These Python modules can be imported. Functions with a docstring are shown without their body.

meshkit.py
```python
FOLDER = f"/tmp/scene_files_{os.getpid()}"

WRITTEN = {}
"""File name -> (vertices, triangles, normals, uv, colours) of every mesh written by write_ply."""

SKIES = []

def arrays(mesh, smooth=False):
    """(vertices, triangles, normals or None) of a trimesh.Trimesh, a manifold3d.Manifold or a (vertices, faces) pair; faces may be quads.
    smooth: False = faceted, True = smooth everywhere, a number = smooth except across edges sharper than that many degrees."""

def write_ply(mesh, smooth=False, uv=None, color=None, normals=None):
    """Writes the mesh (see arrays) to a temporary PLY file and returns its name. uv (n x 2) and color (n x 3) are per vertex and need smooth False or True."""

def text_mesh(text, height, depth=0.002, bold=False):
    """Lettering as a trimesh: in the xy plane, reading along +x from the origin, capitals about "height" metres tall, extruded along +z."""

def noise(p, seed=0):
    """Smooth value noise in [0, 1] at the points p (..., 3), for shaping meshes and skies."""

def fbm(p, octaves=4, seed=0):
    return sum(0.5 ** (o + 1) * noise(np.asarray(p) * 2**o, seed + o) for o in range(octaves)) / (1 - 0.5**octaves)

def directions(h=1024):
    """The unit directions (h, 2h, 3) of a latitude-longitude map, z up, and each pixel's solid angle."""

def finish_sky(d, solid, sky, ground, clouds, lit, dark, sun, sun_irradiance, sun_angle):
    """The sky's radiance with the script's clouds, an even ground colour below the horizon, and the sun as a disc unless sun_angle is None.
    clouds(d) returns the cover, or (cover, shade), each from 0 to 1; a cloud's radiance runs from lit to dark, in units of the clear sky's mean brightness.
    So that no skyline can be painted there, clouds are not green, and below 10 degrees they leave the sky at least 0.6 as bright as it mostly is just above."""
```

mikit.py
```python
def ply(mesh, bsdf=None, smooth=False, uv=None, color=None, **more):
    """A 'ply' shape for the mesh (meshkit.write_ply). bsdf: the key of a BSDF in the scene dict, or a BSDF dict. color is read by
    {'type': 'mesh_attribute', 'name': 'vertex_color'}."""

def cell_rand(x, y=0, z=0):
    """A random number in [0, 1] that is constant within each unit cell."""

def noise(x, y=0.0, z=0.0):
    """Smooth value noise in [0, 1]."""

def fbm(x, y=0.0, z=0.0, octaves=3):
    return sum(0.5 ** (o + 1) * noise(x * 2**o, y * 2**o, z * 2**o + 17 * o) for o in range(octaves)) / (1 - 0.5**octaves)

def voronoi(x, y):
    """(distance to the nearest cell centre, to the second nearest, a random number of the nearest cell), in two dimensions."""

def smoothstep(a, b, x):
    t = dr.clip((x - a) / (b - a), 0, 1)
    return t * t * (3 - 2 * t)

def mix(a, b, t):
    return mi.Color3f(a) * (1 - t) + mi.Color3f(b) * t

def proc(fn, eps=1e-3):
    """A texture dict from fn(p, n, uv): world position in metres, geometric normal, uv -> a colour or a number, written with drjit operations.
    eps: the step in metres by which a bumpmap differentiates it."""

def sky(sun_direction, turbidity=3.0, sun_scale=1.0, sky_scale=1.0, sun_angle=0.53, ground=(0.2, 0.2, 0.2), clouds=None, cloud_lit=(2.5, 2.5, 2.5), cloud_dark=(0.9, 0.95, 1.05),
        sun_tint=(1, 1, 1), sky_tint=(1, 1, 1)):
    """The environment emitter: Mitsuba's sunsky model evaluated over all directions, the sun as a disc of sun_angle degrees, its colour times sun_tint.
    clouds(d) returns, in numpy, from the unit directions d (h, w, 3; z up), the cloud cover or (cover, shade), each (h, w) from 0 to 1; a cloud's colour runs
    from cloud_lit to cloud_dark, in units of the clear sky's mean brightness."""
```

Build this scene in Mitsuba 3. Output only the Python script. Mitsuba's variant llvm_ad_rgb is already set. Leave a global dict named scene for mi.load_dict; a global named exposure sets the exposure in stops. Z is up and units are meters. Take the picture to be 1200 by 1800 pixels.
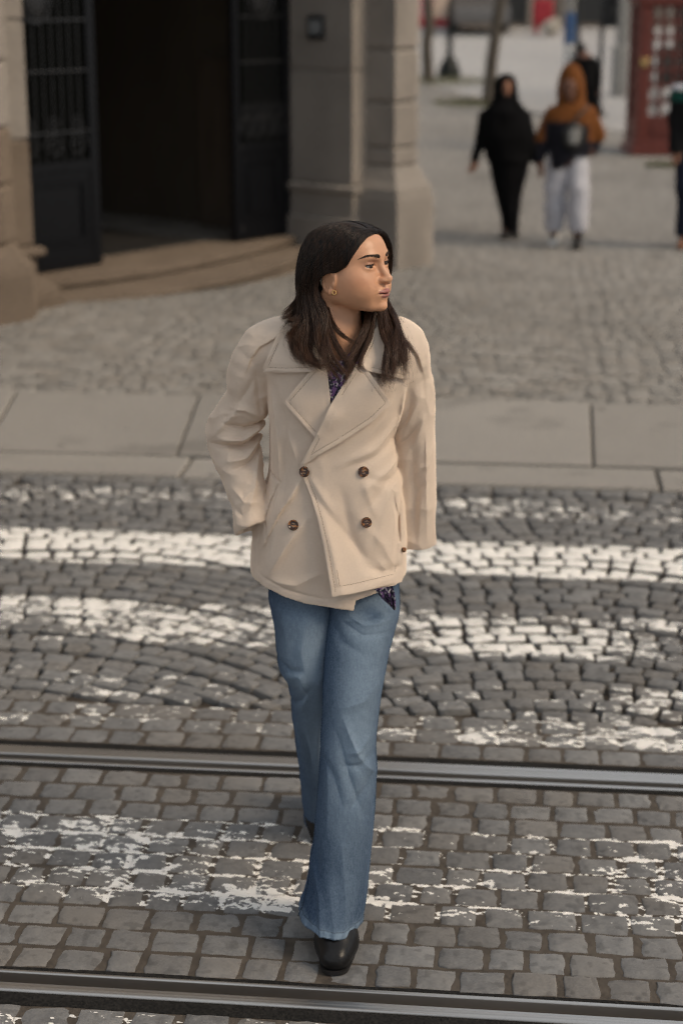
import math, random
import numpy as np, trimesh, shapely, mitsuba as mi, drjit as dr, mikit, meshkit
from scipy.spatial import cKDTree
from scipy.interpolate import PchipInterpolator

T = mi.ScalarTransform4f
scene, labels = {}, {}
RNG = np.random.default_rng(7)

# ------------------------------------------------------------------ camera, sky, exposure
CAM_H, FPX, HORIZ = 2.2, 3100.0, -20.0           # height in metres, focal length and horizon in pixels of a 1200 x 1800 frame
TH = math.atan((900 - HORIZ) / FPX)
CAM = np.array([0, 0, CAM_H])
FWD = np.array([0, math.cos(TH), -math.sin(TH)])
UPV = np.array([0, math.sin(TH), math.cos(TH)])
FOCUS = 3.86
scene['camera'] = {
    'type': 'thinlens', 'fov': 2 * math.degrees(math.atan(900 / FPX)), 'fov_axis': 'y',
    'to_world': T().look_at(origin=CAM.tolist(), target=(CAM + FWD).tolist(), up=[0, 0, 1]),
    'aperture_radius': 0.0125, 'focus_distance': FOCUS, 'near_clip': 0.1, 'far_clip': 900.0}
SUN = np.array([0.93, -0.45, 0.82])
scene['sky_light'] = mikit.sky(SUN.tolist(), turbidity=3, sun_scale=0.30, sun_angle=24, clouds=lambda d: 1.0,
                               cloud_lit=(1.36, 1.44, 1.54), ground=(0.2, 0.19, 0.18), sun_tint=(0.97, 0.975, 1.01))
exposure = 2.34

# ------------------------------------------------------------------ helpers
def ray(px, py):
    d = FWD + (px - 600) / FPX * np.array([1.0, 0, 0]) - (py - 900) / FPX * UPV
    return d
def at(px, py, y):
    """the point at distance y in front of the lens that is seen in that place"""
    d = ray(px, py)
    return CAM + d * (y / d[1])
def ats(pts, y):
    return np.array([at(p[0], p[1], y if np.isscalar(y) else y[i]) for i, p in enumerate(pts)])
GK_Y = np.array([-50, 9.0, 18, 24, 60, 140, 400.0]); GK_Z = np.array([0.17, 0.17, -0.14, -0.14, 1.05, 3.4, 10.0])
GROUND = PchipInterpolator(GK_Y, GK_Z)
def gz(y): return GROUND(y)
def on_ground(px, py):
    d = ray(px, py); lo, hi = 8.5, 130.0
    for _ in range(60):
        m = 0.5 * (lo + hi); z = CAM_H + d[2] / d[1] * m
        if z > gz(m): lo = m
        else: hi = m
    p = CAM + d * (lo / d[1]); p[2] = gz(lo)
    return p
def road_y(py):
    return CAM_H / math.tan(TH + math.atan((py - 900) / FPX))

def numbered(key):
    if key not in USED:
        USED.add(key); return key
    i = COUNT.get(key, 0) + 1
    while f'{key}_{i:03d}' in USED: i += 1
    COUNT[key] = i; USED.add(f'{key}_{i:03d}')
    return f'{key}_{i:03d}'
USED, COUNT = set(), {}
def thing(name, label, cat, group=None):
    k = numbered(name); labels[k] = {'label': label, 'category': cat}
    if group: labels[k]['group'] = group
    return k
def struct(name):
    k = numbered(name); labels[k] = {'kind': 'structure'}
    return k
def obj(name, mesh, mat, parent=None, smooth=40, **kw):
    k = numbered((parent + '__' if parent else '') + name)
    scene[k] = mikit.ply(mesh, mat, smooth=smooth, **kw)
    return k
def objs(name, meshes, mat, parent, smooth=40):
    return [obj(name, m, mat, parent, smooth) for m in meshes]
def stuff(key): labels.setdefault(key, {})['kind'] = 'stuff'
def main_piece(m, least=400):
    """the mesh without loose crumbs"""
    from scipy.sparse import coo_matrix
    from scipy.sparse.csgraph import connected_components
    f = np.asarray(m.faces); n = len(m.vertices)
    c = connected_components(coo_matrix((np.ones(len(f) * 2), (np.r_[f[:, 0], f[:, 1]], np.r_[f[:, 1], f[:, 2]])), shape=(n, n)), directed=False)[1]
    cnt = np.bincount(c[f[:, 0]], minlength=c.max() + 1); keep = cnt[c[f[:, 0]]] >= least
    f = f[keep]; u, inv = np.unique(f, return_inverse=True)
    return trimesh.Trimesh(np.asarray(m.vertices)[u], inv.reshape(-1, 3), process=False)
def own(key, mesh, mat, smooth=40, **kw):
    """gives a thing that was named before its own mesh"""
    scene[key] = mikit.ply(mesh, mat, smooth=smooth, **kw)

def cat(*ms):
    ms = [m for g in ms for m in (g if isinstance(g, (list, tuple)) else [g])]
    return trimesh.util.concatenate(ms)
def tm(v, f):
    f = np.asarray(f)
    if f.shape[1] == 4: f = np.vstack([f[:, [0, 1, 2]], f[:, [0, 2, 3]]])
    return trimesh.Trimesh(np.asarray(v, float), f, process=False)
def box(c, s, bev=0.0, rot=None):
    """box with chamfered edges: centre, full sizes"""
    s = np.asarray(s, float) / 2
    if bev <= 0:
        m = trimesh.creation.box(extents=s * 2)
    else:
        b = min(bev, s.min() * 0.9)
        pts = []
        for sx in (-1, 1):
            for sy in (-1, 1):
                for sz in (-1, 1):
                    e = np.array([sx, sy, sz])
                    for k in range(3):
                        q = s - b; q[k] = s[k]; pts.append(q * e)
        m = trimesh.convex.convex_hull(np.array(pts))
    if rot is not None: m.apply_transform(rot)
    m.apply_translation(c)
    return m
def rotz(a): return trimesh.transformations.rotation_matrix(a, [0, 0, 1])
def frame(o, ux, uy=None, uz=(0, 0, 1)):
    M = np.eye(4); M[:3, 0] = ux; M[:3, 2] = uz; M[:3, 1] = np.cross(uz, ux) if uy is None else uy; M[:3, 3] = o
    return M
def tube(path, r, n=8, caps=True):
    path = np.asarray(path, float); r = np.broadcast_to(np.asarray(r, float), (len(path),))
    t = np.gradient(path, axis=0); t /= np.linalg.norm(t, axis=1, keepdims=True) + 1e-12
    a = np.array([0, 0, 1.0]) if abs(t[0][2]) < 0.9 else np.array([1.0, 0, 0])
    vs = []
    for i in range(len(path)):
        b = np.cross(t[i], a); b /= np.linalg.norm(b) + 1e-12; a = np.cross(b, t[i])
        ang = np.arange(n) * 2 * np.pi / n
        vs.append(path[i] + r[i] * (np.cos(ang)[:, None] * a + np.sin(ang)[:, None] * b))
    return loft(np.array(vs), caps)
def loft(rings, caps=True, flip=False):
    """rings (m, n, 3) of closed sections -> mesh"""
    rings = np.asarray(rings, float); m, n = rings.shape[:2]
    i, j = np.meshgrid(np.arange(m - 1), np.arange(n), indexing='ij'); k = (j + 1) % n
    q = np.stack([i * n + j, i * n + k, (i + 1) * n + k, (i + 1) * n + j], -1).reshape(-1, 4)
    v = rings.reshape(-1, 3); f = [q[:, [0, 1, 2]], q[:, [0, 2, 3]]]
    if caps:
        v = np.vstack([v, rings[0].mean(0), rings[-1].mean(0)])
        a = np.arange(n); b = (a + 1) % n
        f += [np.stack([b, a, a * 0 + m * n], 1), np.stack([a + (m - 1) * n, b + (m - 1) * n, a * 0 + m * n + 1], 1)]
    f = np.vstack(f)
    return trimesh.Trimesh(v, f[:, ::-1] if flip else f, process=False)
def prism(poly, z0, z1):
    m = trimesh.creation.extrude_polygon(shapely.Polygon(poly) if not hasattr(poly, 'exterior') else poly, z1 - z0, engine='earcut')
    m.apply_translation([0, 0, z0]); return m
def ss(a, b, x):
    t = np.clip((np.asarray(x, float) - a) / (b - a), 0, 1); return t * t * (3 - 2 * t)
def smin(a, b, k):
    h = np.clip(0.5 + 0.5 * (b - a) / k, 0, 1)
    return b + (a - b) * h - k * h * (1 - h)
def smax(a, b, k): return -smin(-a, -b, k)

def surfnet(f, lo, hi, h, coarse=4, margin=1.8):
    """mesh of f = 0 (negative inside) by surface nets, evaluated only near the surface"""
    lo, hi = np.asarray(lo, float), np.asarray(hi, float)
    H = h * coarse
    nb = np.ceil((hi - lo) / H).astype(int)
    ax = [lo[k] + (np.arange(nb[k]) + 0.5) * H for k in range(3)]
    C = np.stack(np.meshgrid(*ax, indexing='ij'), -1)
    dc = f(C.reshape(-1, 3)).reshape(nb)
    near = np.abs(dc) < H * margin
    n = nb * coarse
    D = np.repeat(np.repeat(np.repeat(dc, coarse, 0), coarse, 1), coarse, 2)
    M = np.repeat(np.repeat(np.repeat(near, coarse, 0), coarse, 1), coarse, 2)
    idx = np.argwhere(M)
    P = lo + (idx + 0.5) * h
    val = np.concatenate([f(P[i:i + 400000]) for i in range(0, len(P), 400000)]) if len(P) else np.zeros(0)
    D[M] = val
    D = np.where(D == 0, 1e-9, D)
    S = D < 0
    cell = np.zeros(n - 1, np.int8)
    for a in (0, 1):
        for b in (0, 1):
            for c in (0, 1):
                cell += S[a:n[0] - 1 + a, b:n[1] - 1 + b, c:n[2] - 1 + c]
    act = np.argwhere((cell > 0) & (cell < 8))
    vid = -np.ones(n - 1, np.int64); vid[tuple(act.T)] = np.arange(len(act))
    acc, cnt = np.zeros((len(act), 3)), np.zeros(len(act))
    cor = [(a, b, c) for a in (0, 1) for b in (0, 1) for c in (0, 1)]
    val = {o: D[tuple((act + o).T)] for o in cor}
    for o in cor:
        for k in range(3):
            if o[k] == 0:
                o2 = list(o); o2[k] = 1; o2 = tuple(o2)
                a, b = val[o], val[o2]; m = (a < 0) != (b < 0)
                t = a[m] / (a[m] - b[m])
                p = np.tile(np.array(o, float), (m.sum(), 1)); p[:, k] = t
                acc[m] += p; cnt[m] += 1
    V = lo + (act + acc / cnt[:, None] + 0.5) * h
    F = []
    for k in range(3):
        sl0 = [slice(1, n[q] - 1) for q in range(3)]; sl0[k] = slice(0, n[k] - 1)
        sl1 = list(sl0); sl1[k] = slice(1, n[k])
        A, B = S[tuple(sl0)], S[tuple(sl1)]
        off = np.ones(3, int); off[k] = 0
        i, j = [q for q in range(3) if q != k]
        if k == 1: i, j = j, i
        for mask, rev in ((A & ~B, False), (~A & B, True)):
            e = np.argwhere(mask) + off
            def at_(di, dj):
                c = e.copy(); c[:, i] -= di; c[:, j] -= dj
                return vid[tuple(c.T)]
            q = np.stack([at_(1, 1), at_(0, 1), at_(0, 0), at_(1, 0)], 1)
            if rev: q = q[:, ::-1]
            F.append(q)
    F = np.vstack(F); F = F[(F >= 0).all(1)]
    return tm(V, F)

def cone(P, a, b, ra, rb):
    a, b = np.array(a, float), np.array(b, float); ab = b - a
    t = np.clip(((P - a) @ ab) / (ab @ ab + 1e-12), 0, 1)
    return np.linalg.norm(P - a - t[:, None] * ab, axis=1) - (ra + (rb - ra) * t)
def ell(P, c, r, rot=None):
    q = P - np.array(c)
    if rot is not None: q = q @ rot
    r = np.array(r); k0 = np.linalg.norm(q / r, axis=1); k1 = np.linalg.norm(q / r ** 2, axis=1)
    return k0 * (k0 - 1) / np.maximum(k1, 1e-9)
def polydist(P, line):
    """distance of 2d points to a polyline and the place (0..1) along it"""
    line = np.asarray(line, float); best = np.full(len(P), 1e9); par = np.zeros(len(P))
    L = np.r_[0, np.cumsum(np.linalg.norm(np.diff(line, axis=0), axis=1))]
    for i in range(len(line) - 1):
        a, b = line[i], line[i + 1]; ab = b - a
        t = np.clip(((P - a) @ ab) / (ab @ ab + 1e-12), 0, 1)
        d = np.linalg.norm(P - a - t[:, None] * ab, axis=1)
        m = d < best; best[m] = d[m]; par[m] = (L[i] + t[m] * (L[i + 1] - L[i])) / L[-1]
    return best, par
def resample(pts, n):
    pts = np.asarray(pts, float)
    s = np.r_[0, np.cumsum(np.linalg.norm(np.diff(pts, axis=0), axis=1))]
    return np.stack([np.interp(np.linspace(0, s[-1], n), s, pts[:, k]) for k in range(pts.shape[1])], 1)
def spline(pts, n):
    pts = np.asarray(pts, float)
    if len(pts) < 3: return resample(pts, n)
    s = np.r_[0, np.cumsum(np.linalg.norm(np.diff(pts, axis=0), axis=1) ** 0.5)]
    from scipy.interpolate import CubicSpline
    return CubicSpline(s, pts)(np.linspace(0, s[-1], n))

# ------------------------------------------------------------------ materials
def mat(name, color, rough=0.6, spec=0.3, **kw):
    b = {'type': 'principled', 'base_color': color if isinstance(color, dict) else {'type': 'rgb', 'value': list(color)}, 'roughness': rough, 'specular': spec, **kw}
    scene[name] = {'type': 'twosided', 'bsdf': b}
    return name
def bumped(name, color, bump, scale=1.0, rough=0.6, spec=0.3, **kw):
    b = {'type': 'principled', 'base_color': color if isinstance(color, dict) else {'type': 'rgb', 'value': list(color)}, 'roughness': rough, 'specular': spec, **kw}
    scene[name] = {'type': 'twosided', 'bsdf': {'type': 'bumpmap', 'arbitrary': bump, 'scale': scale, 'bsdf': b}}
    return name
N, F3, STEP, MIX = mikit.noise, mikit.fbm, mikit.smoothstep, mikit.mix

# ------------------------------------------------------------------ the street: its own axes, s along the rails, t across them
AL = math.radians(6.0)
SU, TV = np.array([math.cos(AL), -math.sin(AL), 0]), np.array([math.sin(AL), math.cos(AL), 0])
def st(s, t, z=0.0): return s * SU + t * TV + np.array([0, 0, z])
def t_at(py): return road_y(py) * math.cos(AL)              # t of the place seen in the middle of the frame
def s_at(px, py):
    y = road_y(py); p = CAM + ray(px, py) * (y / ray(px, py)[1])
    return float(p @ SU)
T_NEAR0, T_NEAR1 = t_at(1795), t_at(1734)       # near rail with its joints
T_FAR0, T_FAR1 = t_at(1371), t_at(1325)         # far rail
T_STRIP = t_at(1252)                            # end of the regular setts beyond the rail
T_KERB0 = t_at(848)                             # kerb strip
T_KERB1 = t_at(815)
RAMP_Y0, RAMP_RISE = T_KERB1 + 0.02, 0.25
T_RAMP1 = T_KERB1 + 0.66

def paint_cover(s, t, fine):
    """worn white bars of the crossing, lying along the street: how much of the paint is left"""
    def bar(a, b, soft, keep):
        return STEP(a - soft, a + soft, t) * (1 - STEP(b - soft, b + soft, t)) * keep
    big = N(s * 1.7 + 3, t * 3.1, 4.0)
    c = bar(t_at(905), t_at(868), .05, 0.36 + 0.16 * big)
    c = dr.maximum(c, bar(t_at(1003), t_at(946), .03, 0.62 + .34 * big))
    c = dr.maximum(c, bar(t_at(1146), t_at(1066), .05, 0.36 + 0.34 * big))
    c = dr.maximum(c, bar(t_at(1300), t_at(1188), .05, 0.25 + 0.24 * big))
    c = dr.maximum(c, bar(t_at(1612), t_at(1448), .012, 0.235 + 0.28 * big))
    c = dr.maximum(c, bar(t_at(1900), t_at(1800), .012, 0.22 + 0.22 * big))
    return c
def st_of(p):
    return p.x * float(SU[0]) + p.y * float(SU[1]), p.x * float(TV[0]) + p.y * float(TV[1])
ROW_H = (T_FAR0 - T_NEAR1 - .008) / 11
def flakes(s, t):
    q = (t - (T_NEAR1 + .004)) / ROW_H; jd = dr.abs(q - dr.floor(q + .5)) * ROW_H
    on_bed = STEP(T_NEAR1, T_NEAR1 + .01, t) * (1 - STEP(T_FAR0 - .01, T_FAR0, t))
    e = 0.44 * N(s * 15 + 5, t * 34, 1.5) + 0.32 * N(s * 46, t * 95, 7.1) + 0.24 * N(s * 165, t * 230, 3.3)
    return e + on_bed * ((.02 + .13 * N(s * 5, t * 9, 2.0)) * dr.exp(-dr.square(jd / .010)))
PAINT = (0.80, 0.765, 0.71)
def stone_color(base, low, warm):
    def fn(p, n, uv):
        s, t = st_of(p)
        i = dr.floor(uv.x + 0.5)
        r, r2 = mikit.cell_rand(i, 3.0), mikit.cell_rand(i, 9.0)
        g = 0.55 * F3(p.x * 38, p.y * 38, p.z * 38, 3) + 0.45 * N(p.x * 240, p.y * 240, p.z * 240)
        c = MIX(low, base, dr.clip(0.15 + 0.55 * r + 0.9 * (g - 0.5) + 0.2, 0, 1))
        c = MIX(c, warm, 0.40 * r2 * r2 * r2 + 0.10 * STEP(.4, .8, N(p.x * 9, p.y * 9, 2.0)))
        spots = STEP(0.60, 0.85, N(p.x * 55 + 7, p.y * 55, p.z * 55))
        c = c * (1 - 0.22 * spots)
        f = flakes(s, t) + 0.10 * (r - 0.5)
        k = paint_cover(s, t, f)
        up = STEP(0.25, 0.7, n.z)
        m = STEP(1.0, 1.016, f + k) * up
        return MIX(c, PAINT, m)
    return mikit.proc(fn)
def stone_bump(p, n, uv):
    return 0.6 * F3(p.x * 70, p.y * 70, p.z * 70, 3) + 0.4 * N(p.x * 22, p.y * 22, p.z * 22)
bumped('mat_sett', stone_color((0.215, 0.211, 0.206), (0.105, 0.104, 0.105), (0.175, 0.152, 0.128)), mikit.proc(stone_bump, 2e-3), 0.006, 0.80, 0.16)
def mortar_color(p, n, uv):
    s, t = st_of(p)
    g = F3(p.x * 30, p.y * 30, 1.0, 4)
    c = MIX((0.056, 0.047, 0.039), (0.108, 0.091, 0.075), g)
    inner = STEP(T_NEAR0 - 1.5, T_NEAR0 - 1.4, t) * (1 - STEP(T_STRIP, T_STRIP + .02, t))
    f = flakes(s, t)
    m = STEP(1.0, 1.016, f + paint_cover(s, t, f) + 0.07) * inner
    return MIX(c, PAINT, m)
bumped('mat_mortar', mikit.proc(mortar_color), mikit.proc(lambda p, n, uv: F3(p.x * 90, p.y * 90, 3.0, 3), 2e-3), 0.006, 0.9, 0.15)
def dirt_color(p, n, uv):
    g = F3(p.x * 40, p.y * 40, 1.0, 3)
    moss = STEP(.62, .8, N(p.x * 4, p.y * 4, 8.0)) * STEP(9.0, 9.3, p.y)
    return MIX(MIX((0.035, 0.029, 0.024), (0.085, 0.07, 0.056), g), (0.06, 0.075, 0.03), 0.6 * moss)
mat('mat_joint_dirt', mikit.proc(dirt_color), 0.95, 0.1)

def sett_sheet(p, n, uv):
    s, t = st_of(p); d, d2, w = mikit.voronoi(s / .115 + 40, t / .108 + 40)
    g = F3(p.x * 38, p.y * 38, 1.0, 3)
    c = MIX((0.105, 0.104, 0.105), (0.215, 0.211, 0.206), dr.clip(.2 + .5 * w + .7 * (g - .5), 0, 1))
    return c * (1 - .6 * (1 - STEP(.03, .16, d2 - d)))
mat('mat_sett_sheet', mikit.proc(sett_sheet), .85, .12)
STONE_ID = [0]
def stone_mesh(L, W, seed_rng, H=0.06, bev=0.008, crown=0.0035, n_edge=4, wob=0.05, rough=0.0012):
    """one hewn stone, top near z = 0: an uneven four-sided outline with worn edges"""
    r = seed_rng
    c = np.array([[-1, -1], [1, -1], [1, 1], [-1, 1]], float) * [L / 2, W / 2]
    c += r.normal(0, wob, (4, 2)) * [L * .55, W * .55]
    P = []
    for k in range(4):
        a, b = c[k], c[(k + 1) % 4]; d = b - a; nrm = np.array([d[1], -d[0]]) / np.linalg.norm(d)
        for q in range(n_edge):
            f = q / n_edge
            x = a + d * (f if q else 0.0)
            if q == 0: x = x * 0.975
            x = x + nrm * (r.normal(0, 0.022 * min(L, W)) + 0.012 * W * math.sin(math.pi * f))
            P.append(x)
    P = np.array(P); m = len(P)
    def ring(sc_, inset, z, rz=0.0):
        rad = np.linalg.norm(P, axis=1, keepdims=True)
        Q = P * sc_ * (1 - inset / rad)
        return np.c_[Q, z + r.normal(0, rz, m)] if rz else np.c_[Q, np.full(m, z)]
    tilt = r.normal(0, 0.012, 2)
    rings = [ring(1.0, -0.002, -H), ring(1.0, 0, -bev), ring(1.0, bev * .55, -bev * .22, rough * .6), ring(0.62, bev, crown * .7, rough)]
    v = np.vstack(rings + [[[0, 0, crown + r.normal(0, rough)]]])
    v[:, 2] += np.where(v[:, 2] > -H * .9, v[:, :2] @ tilt, 0)
    f = []
    for a in range(3):
        for i in range(m):
            j = (i + 1) % m
            f += [[a * m + i, a * m + j, (a + 1) * m + j], [a * m + i, (a + 1) * m + j, (a + 1) * m + i]]
    f += [[3 * m + i, 3 * m + (i + 1) % m, 4 * m] for i in range(m)]
    return v, np.array(f)
def place_stone(v, s, t, z, rot):
    c, sn = math.cos(rot), math.sin(rot)
    x, y = v[:, 0] * c - v[:, 1] * sn, v[:, 0] * sn + v[:, 1] * c
    return (s + x)[:, None] * SU + (t + y)[:, None] * TV + np.c_[np.zeros((len(v), 2)), v[:, 2] + z]
class Setts:
    """collects the setts of one surface; the largest in view become parts of their own, the others one part"""
    def __init__(self, parent, matname): self.parent, self.mat, self.items = parent, matname, []
    def add(self, v, f, s, t, z, rot=0.0):
        w = place_stone(v, s, t, z, rot); i = STONE_ID[0]; STONE_ID[0] += 1
        uv = np.c_[i + 0.4 * v[:, 0] / 0.2, v[:, 1]]
        c = w.mean(0); d = (c - CAM) @ FWD
        px = 600 + FPX * c[0] / d; py = 900 - FPX * ((c - CAM) @ UPV) / d
        seen = -30 < px < 1230 and -30 < py < 1830
        self.items.append((seen, d, w, f, uv))
    def done(self, most=300, nearest=True):
        vis = sorted([x for x in self.items if x[0]], key=lambda x: x[1])
        rest = [x for x in self.items if not x[0]] + vis[most:]
        for _, _, w, f, uv in vis[:most]:
            obj('sett', (w, f), self.mat, self.parent, smooth=True, uv=uv)
        if rest:
            n = np.cumsum([0] + [len(x[2]) for x in rest])
            k = obj('distant_setts', (np.vstack([x[2] for x in rest]), np.vstack([x[3] + a for x, a in zip(rest, n)])), self.mat, self.parent, smooth=True, uv=np.vstack([x[4] for x in rest]))
            labels[k] = {'kind': 'stuff'}
        return len(vis)
def sheet_st(s0, s1, t0, t1, z):
    v = np.array([st(s0, t0, z), st(s1, t0, z), st(s1, t1, z), st(s0, t1, z)])
    return v, np.array([[0, 1, 2], [0, 2, 3]])
def half_width(t): return (600 / FPX) * (t * 0.96 + 0.65) + .35

# earth under everything, out to the horizon
def earth(p, n, uv):
    return MIX((0.20, 0.185, 0.165), (0.28, 0.26, 0.235), F3(p.x * 0.7, p.y * 0.7, 1.0, 4))
mat('mat_earth', mikit.proc(earth), 0.95, 0.1)
gy = np.r_[-60, -20, 0, 4, 8.0]
def ground_profile():
    ys = np.r_[-400, -30, 9.9, np.linspace(10.2, 60, 60), np.linspace(64, 300, 30)]
    zs = np.where(ys < 9.95, -0.30, gz(ys) - 0.26 * np.clip((ys - 9) / 1.0, 0.9, 1))
    xs = np.array([-400, -60, -20, 0, 20, 60, 400.0])
    X, Y = np.meshgrid(xs, ys); Z = np.repeat(zs[:, None], len(xs), 1)
    m, n = X.shape; i, j = np.meshgrid(np.arange(m - 1), np.arange(n - 1), indexing='ij')
    q = np.stack([i * n + j, i * n + j + 1, (i + 1) * n + j + 1, (i + 1) * n + j], -1).reshape(-1, 4)
    return np.stack([X, Y, Z], -1).reshape(-1, 3), q
g = struct('ground'); own(g, ground_profile(), 'mat_earth', smooth=True)

# --- track bed: regular rows of setts between and beside the rails
bed = struct('track_bed'); own(bed, tm(*sheet_st(-14, 14, T_NEAR1, T_FAR0, -0.0020)), 'mat_mortar', smooth=False)
objs('mortar_bed', [tm(*sheet_st(-14, 14, a, b, -0.0020)) for a, b in ((T_FAR1, T_STRIP), (1.2, T_NEAR0))], 'mat_mortar', bed, smooth=False)
r = np.random.default_rng(11)
S = Setts(bed, 'mat_sett')
def rows(t0, t1, n, pitch, smax_, gap_s=(0.007, 0.020), gap_t=0.008):
    h = (t1 - t0) / n
    for k in range(n):
        t = t0 + (k + .5) * h
        w = min(smax_, half_width(t) + 0.7)
        s = -t * math.tan(AL) - w + r.uniform(0, pitch)
        while s < -t * math.tan(AL) + w:
            L = pitch * r.uniform(0.82, 1.16); g_ = r.uniform(*gap_s)
            v, f = stone_mesh(L - g_, h - gap_t - r.uniform(0, .006), r, n_edge=4, wob=0.035, bev=0.006)
            S.add(v, f, s + L / 2, t + r.normal(0, .002), r.normal(0.0012, .0012), r.normal(0, .02))
            s += L
rows(T_NEAR1 + .004, T_FAR0 - .004, 11, 0.112, 3)
rows(T_FAR1 + .004, T_STRIP, 3, 0.125, 3, gap_s=(.006, .018))
rows(T_NEAR0 - 0.105 * 6 - .004, T_NEAR0 - .004, 6, 0.118, 3)
print('track setts', S.done())

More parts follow.
